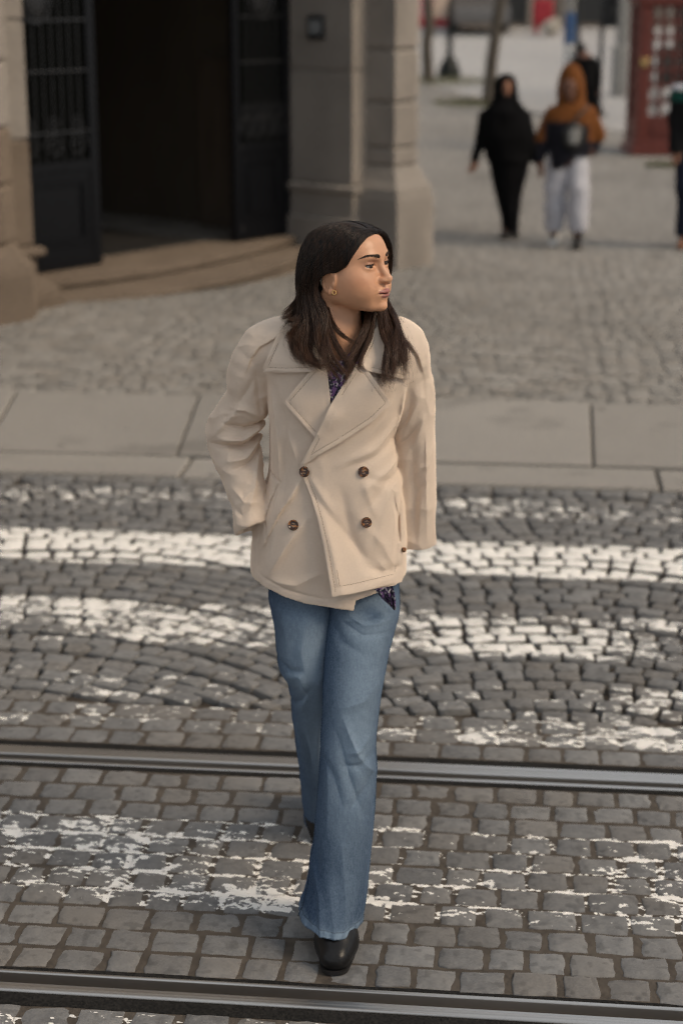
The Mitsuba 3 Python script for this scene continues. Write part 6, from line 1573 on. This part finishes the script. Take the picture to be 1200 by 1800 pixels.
def trouser(rows, folds, nm=260, na=200, hem_up=0.0, pw=2.25, seams=(.705, .29)):
    """rows: py, left, right, distance of the middle, half depth"""
    R = np.array(rows, float)
    C = np.array([at((q[1] + q[2]) / 2, q[0], q[3]) for q in R]); dep = (C - CAM) @ FWD
    hw = (R[:, 2] - R[:, 1]) / 2 / FPX * dep
    s = np.r_[0, np.cumsum(np.linalg.norm(np.diff(C, axis=0), axis=1))]; s /= s[-1]
    v = np.linspace(0, 1, nm) ** .92
    Cx, W_, Dp = PchipInterpolator(s, C)(v), PchipInterpolator(s, hw)(v), PchipInterpolator(s, R[:, 4])(v)
    u = np.arange(na) / na; ph = (u - .5) * 2 * np.pi           # 0.5 faces the lens
    cx, sy = np.sin(ph), -np.cos(ph)
    k = (np.abs(cx) ** pw + np.abs(sy) ** pw) ** (-1 / pw)
    X_ = Cx[:, None, 0] + W_[:, None] * cx * k; Y_ = Cx[:, None, 1] + Dp[:, None] * sy * k; Z_ = np.repeat(Cx[:, None, 2], na, 1)
    if hem_up: Z_ = Z_ + hem_up * (cx * 1.0)[None] * ss(.9, 1.0, v)[:, None]
    nx, ny = cx / W_.mean() , sy / Dp.mean(); nn = np.hypot(nx, ny); nx, ny = nx / nn, ny / nn
    disp = np.zeros((nm, na)); q = np.c_[X_.ravel(), Z_.ravel()]; fr = (sy < .35)[None].repeat(nm, 0).ravel()
    for pts, w, h in folds:
        line = np.array([X(*p_, 3.85) for p_ in pts]) if not isinstance(pts, np.ndarray) else pts
        dd, par = polydist(q, line)
        disp += (1.6 * h * (.6 * np.exp(-(dd / w) ** 2) + .5 * np.exp(-dd / (.6 * w))) * np.sin(np.pi * np.clip(par * .9 + .05, 0, 1)) ** .6 * fr).reshape(nm, na)
    disp += .0065 * (meshkit.fbm(np.stack([X_ * 16, Y_ * 16, Z_ * 7], -1), 3) - .5)
    vv = np.repeat(v[:, None], na, 1); uu = np.repeat(u[None], nm, 0)
    for sm in seams: disp += .0012 * np.exp(-((uu - sm) / .010) ** 2) - .0016 * np.exp(-((uu - sm - .016 * np.sign(sm - .5)) / .005) ** 2)
    band = ss(.9815, .9835, vv); disp += .0012 * band - .0012 * np.exp(-((vv - .9825) / .0012) ** 2) + .0007 * band * np.sin(uu * 150 + 3 * np.sin(uu * 25))
    X_ = X_ + nx * disp; Y_ = Y_ + ny * disp
    rings = np.stack([X_, Y_, Z_], -1)
    up = np.array([0, 0, .001])
    cen = rings.mean(1, keepdims=True)
    inn = [(rings[i] - cen[i]) * .955 + cen[i] + (up if i == nm - 1 else 0) for i in (nm - 1, nm - 12, nm - 40)]
    allr = np.concatenate([rings, np.array(inn)]); uvv = np.r_[v, v[[nm - 1, nm - 12, nm - 40]]]
    allr = np.concatenate([allr, allr[:, :1]], 1); na1 = na + 1
    m = len(allr); i, j = np.meshgrid(np.arange(m - 1), np.arange(na), indexing='ij')
    f = np.stack([i * na1 + j, i * na1 + j + 1, (i + 1) * na1 + j + 1, (i + 1) * na1 + j], -1).reshape(-1, 4)
    uv = np.stack([np.repeat(np.r_[u, 1.0][None], m, 0), np.repeat(uvv[:, None], na1, 1)], -1).reshape(-1, 2)
    mesh = tm(allr.reshape(-1, 3), f)
    nrm = mesh.vertex_normals.reshape(m, na1, 3); a = nrm[:, 0] + nrm[:, -1]
    return mesh, uv, Cx
FRONT = [(930, 572, 690, 3.965, .080), (1000, 572, 700, 3.950, .084), (1060, 573, 703, 3.925, .092), (1100, 571, 695, 3.905, .094), (1150, 569, 683, 3.885, .09), (1200, 567, 673, 3.862, .085), (1250, 566, 665, 3.846, .080), (1300, 564, 661, 3.832, .076), (1340, 562, 662, 3.824, .076),
         (1400, 557, 660, 3.816, .080), (1450, 552, 655, 3.811, .085), (1500, 546, 650, 3.807, .090), (1545, 540, 645, 3.800, .102), (1578, 533, 641, 3.796, .118), (1600, 526, 638, 3.793, .132)]
REAR = [(930, 475, 592, 3.965, .085), (1000, 472, 592, 3.96, .09), (1040, 471, 592, 3.955, .095), (1070, 477, 592, 3.945, .098), (1100, 483, 592, 3.94, .094), (1150, 487, 590, 3.935, .088), (1172, 492, 590, 3.938, .086), (1200, 508, 592, 3.965, .082), (1250, 513, 596, 4.03, .080), (1300, 519, 602, 4.12, .080),
        (1350, 526, 610, 4.225, .084), (1400, 531, 620, 4.335, .092), (1446, 535, 632, 4.43, .100)]
FF = [([(606, 1072), (640, 1092), (684, 1088)], .007, .0028), ([(600, 1088), (636, 1108), (680, 1108)], .006, -.0025), ([(650, 1268), (632, 1290), (612, 1296)], .008, .0035), ([(655, 1300), (630, 1318), (600, 1316)], .008, -.0035), ([(566, 1300), (584, 1330), (600, 1380)], .010, -.0035),
      ([(548, 1480), (562, 1530), (566, 1590)], .010, .0045), ([(600, 1440), (606, 1520), (602, 1600)], .013, .0045), ([(634, 1500), (628, 1560), (626, 1610)], .009, -.0045), ([(540, 1560), (556, 1600), (560, 1640)], .008, -.004),
      ([(604, 1240), (628, 1300), (660, 1340)], .010, .0045), ([(590, 1262), (612, 1330), (640, 1400)], .012, -.0045), ([(570, 1270), (580, 1350), (575, 1430)], .012, .004), ([(600, 1090), (640, 1080), (690, 1066)], .010, .003),
      ([(655, 1330), (640, 1360), (615, 1385)], .010, -.004), ([(652, 1400), (640, 1480), (634, 1560)], .012, .003), ([(556, 1440), (560, 1520), (552, 1600)], .012, -.004), ([(580, 1500), (588, 1570), (584, 1640)], .016, .004), ([(618, 1520), (616, 1590), (610, 1650)], .014, -.003),
      ([(575, 1080), (600, 1120), (640, 1140)], .014, -.003), ([(668, 1180), (640, 1210), (600, 1224)], .014, .003)]
RF = [([(500, 1090), (505, 1130), (500, 1170)], .010, .004), ([(488, 1168), (510, 1182), (530, 1180)], .007, -.005), ([(505, 1195), (528, 1190), (540, 1230), (530, 1270)], .010, .0055), ([(512, 1260), (530, 1245), (545, 1215)], .008, -.005), ([(540, 1080), (530, 1140), (538, 1200)], .014, .003),
      ([(530, 1330), (540, 1390), (545, 1440)], .010, -.004), ([(560, 1300), (556, 1380), (560, 1440)], .010, .004), ([(470, 1050), (500, 1072), (550, 1070)], .010, -.003)]
jf, uvf, _ = trouser(FRONT, FF, hem_up=-.008)
jr, uvr, _ = trouser(REAR, RF, hem_up=-.010)
JN = numbered(WOMAN + '__jeans'); labels[JN] = {'label': 'wide-legged mid-blue denim jeans faded on the thighs'}
obj('trouser_leg', jf, 'mat_denim', JN, smooth=True, uv=uvf); obj('trouser_leg', jr, 'mat_denim', JN, smooth=True, uv=uvr)
# tail of the blouse under the jacket
def ruffle():
    a = np.array([(658, 1036), (664, 1044), (671, 1052), (683, 1063), (693, 1073)], float); b = np.array([(690, 1030), (691, 1036), (693, 1042), (695, 1056), (695, 1071)], float)
    A_, B_ = resample(a, 24), resample(b, 24); g = []
    for i in range(24):
        for k in range(14):
            w = k / 13; p = A_[i] * (1 - w) + B_[i] * w
            g.append(at(p[0], p[1], 3.815 + .012 * math.sin(w * 15 + i * .25) * (.4 + i / 30) - .006 * w))
    i, j = np.meshgrid(np.arange(23), np.arange(13), indexing='ij'); f = np.stack([i * 14 + j, i * 14 + j + 1, (i + 1) * 14 + j + 1, (i + 1) * 14 + j], -1).reshape(-1, 4)
    g = np.array(g); v = np.vstack([g, g + [0, .0015, 0]])
    return tm(v, np.vstack([f, f[:, ::-1] + len(g)]))
obj('tail', ruffle(), 'mat_blouse', WOMAN + '__blouse', smooth=True)
mat('mat_boot', mikit.proc(lambda p, n, uv: MIX((0.005, 0.005, 0.0055), (0.011, 0.0105, 0.011), F3(p.x * 60, p.y * 60, p.z * 60, 3))), .33, .28)
mat('mat_boot_sole', (0.014, 0.013, 0.013), .6, .3)
def boot(toe, yaw, pitch=0.0):
    """toe: the place of the tip of the toe on the ground; yaw: which way it points (0 = towards the lens)"""
    def f(P):
        Q = P.copy(); Q[:, 0] *= 1.0
        d = cone(Q, (.004, .032, .026), (-.004, .032, .026), .0275, .0275)
        d = smin(d, cone(Q, (.006, .095, .034), (-.004, .095, .034), .0375, .0375), .06)
        d = smin(d, cone(Q, (0, .105, .046), (0, .195, .088), .035, .040), .06)
        d = smin(d, cone(Q, (0, .225, .045), (0, .232, .075), .036, .036), .03)
        d = smin(d, cone(Q, (0, .205, .10), (0, .212, .24), .043, .046), .03)
        d = smax(d, .006 + .024 * ss(.10, .17, Q[:, 1]) - Q[:, 2], .005)
        d = smax(d, Q[:, 2] - .225, .003)
        d = d - .0010 * (meshkit.fbm(Q * [30, 45, 30], 2) - .5)
        d = d + .0010 * np.exp(-((Q[:, 1] - .150) / .004) ** 2) * (Q[:, 2] > .07)
        return d
    up = surfnet(f, (-.075, -.02, -.005), (.075, .30, .26), .0034, coarse=4, margin=2)
    relax(up, 2, .001)
    outline = shapely.union_all([shapely.Point(.007, .030).buffer(.0255), shapely.Point(-.007, .030).buffer(.0255), shapely.Point(.007, .095).buffer(.0375), shapely.Point(-.005, .095).buffer(.0375)]).convex_hull
    outline = shapely.union_all([outline, shapely.Polygon([(-.036, .09), (.038, .09), (.026, .18), (-.024, .18)])]).buffer(.006).buffer(-.006)
    sole = prism(outline, 0, .008)
    shank = trimesh.convex.convex_hull(np.vstack([prism(shapely.box(-.022, .16, .022, .19), .012, .022).vertices, prism(shapely.box(-.028, .21, .028, .25), .030, .040).vertices]))
    heel = prism(shapely.union_all([shapely.box(-.030, .198, .030, .235), shapely.Point(0, .235).buffer(.030)]), 0, .042)
    M = frame([0, 0, 0], [1, 0, 0])
    c, s = math.cos(yaw), math.sin(yaw)
    Mz = np.eye(4); Mz[:2, :2] = [[c, -s], [s, c]]
    Mp = trimesh.transformations.rotation_matrix(pitch, [1, 0, 0], [0, .09, 0])
    Mt = np.eye(4); Mt[:3, 3] = toe
    for m in (up, sole, shank, heel): m.apply_transform(Mt @ Mz @ Mp)
    return up, sole, shank, heel
toe_f = at(587, 1720, 3.615); toe_f[2] = .004
toe_r = at(566, 1490, 4.27); toe_r[2] = .004
for toe, yaw, pt in ((toe_f, math.radians(-3), 0), (toe_r, math.radians(-4), .16)):
    u_, s_, sh_, hl_ = boot(toe, yaw, pt)
    k = obj('boot', u_, 'mat_boot', WOMAN, smooth=True); obj('sole', s_, 'mat_boot_sole', k); obj('shank', sh_, 'mat_boot_sole', k); obj('heel', hl_, 'mat_boot_sole', k)
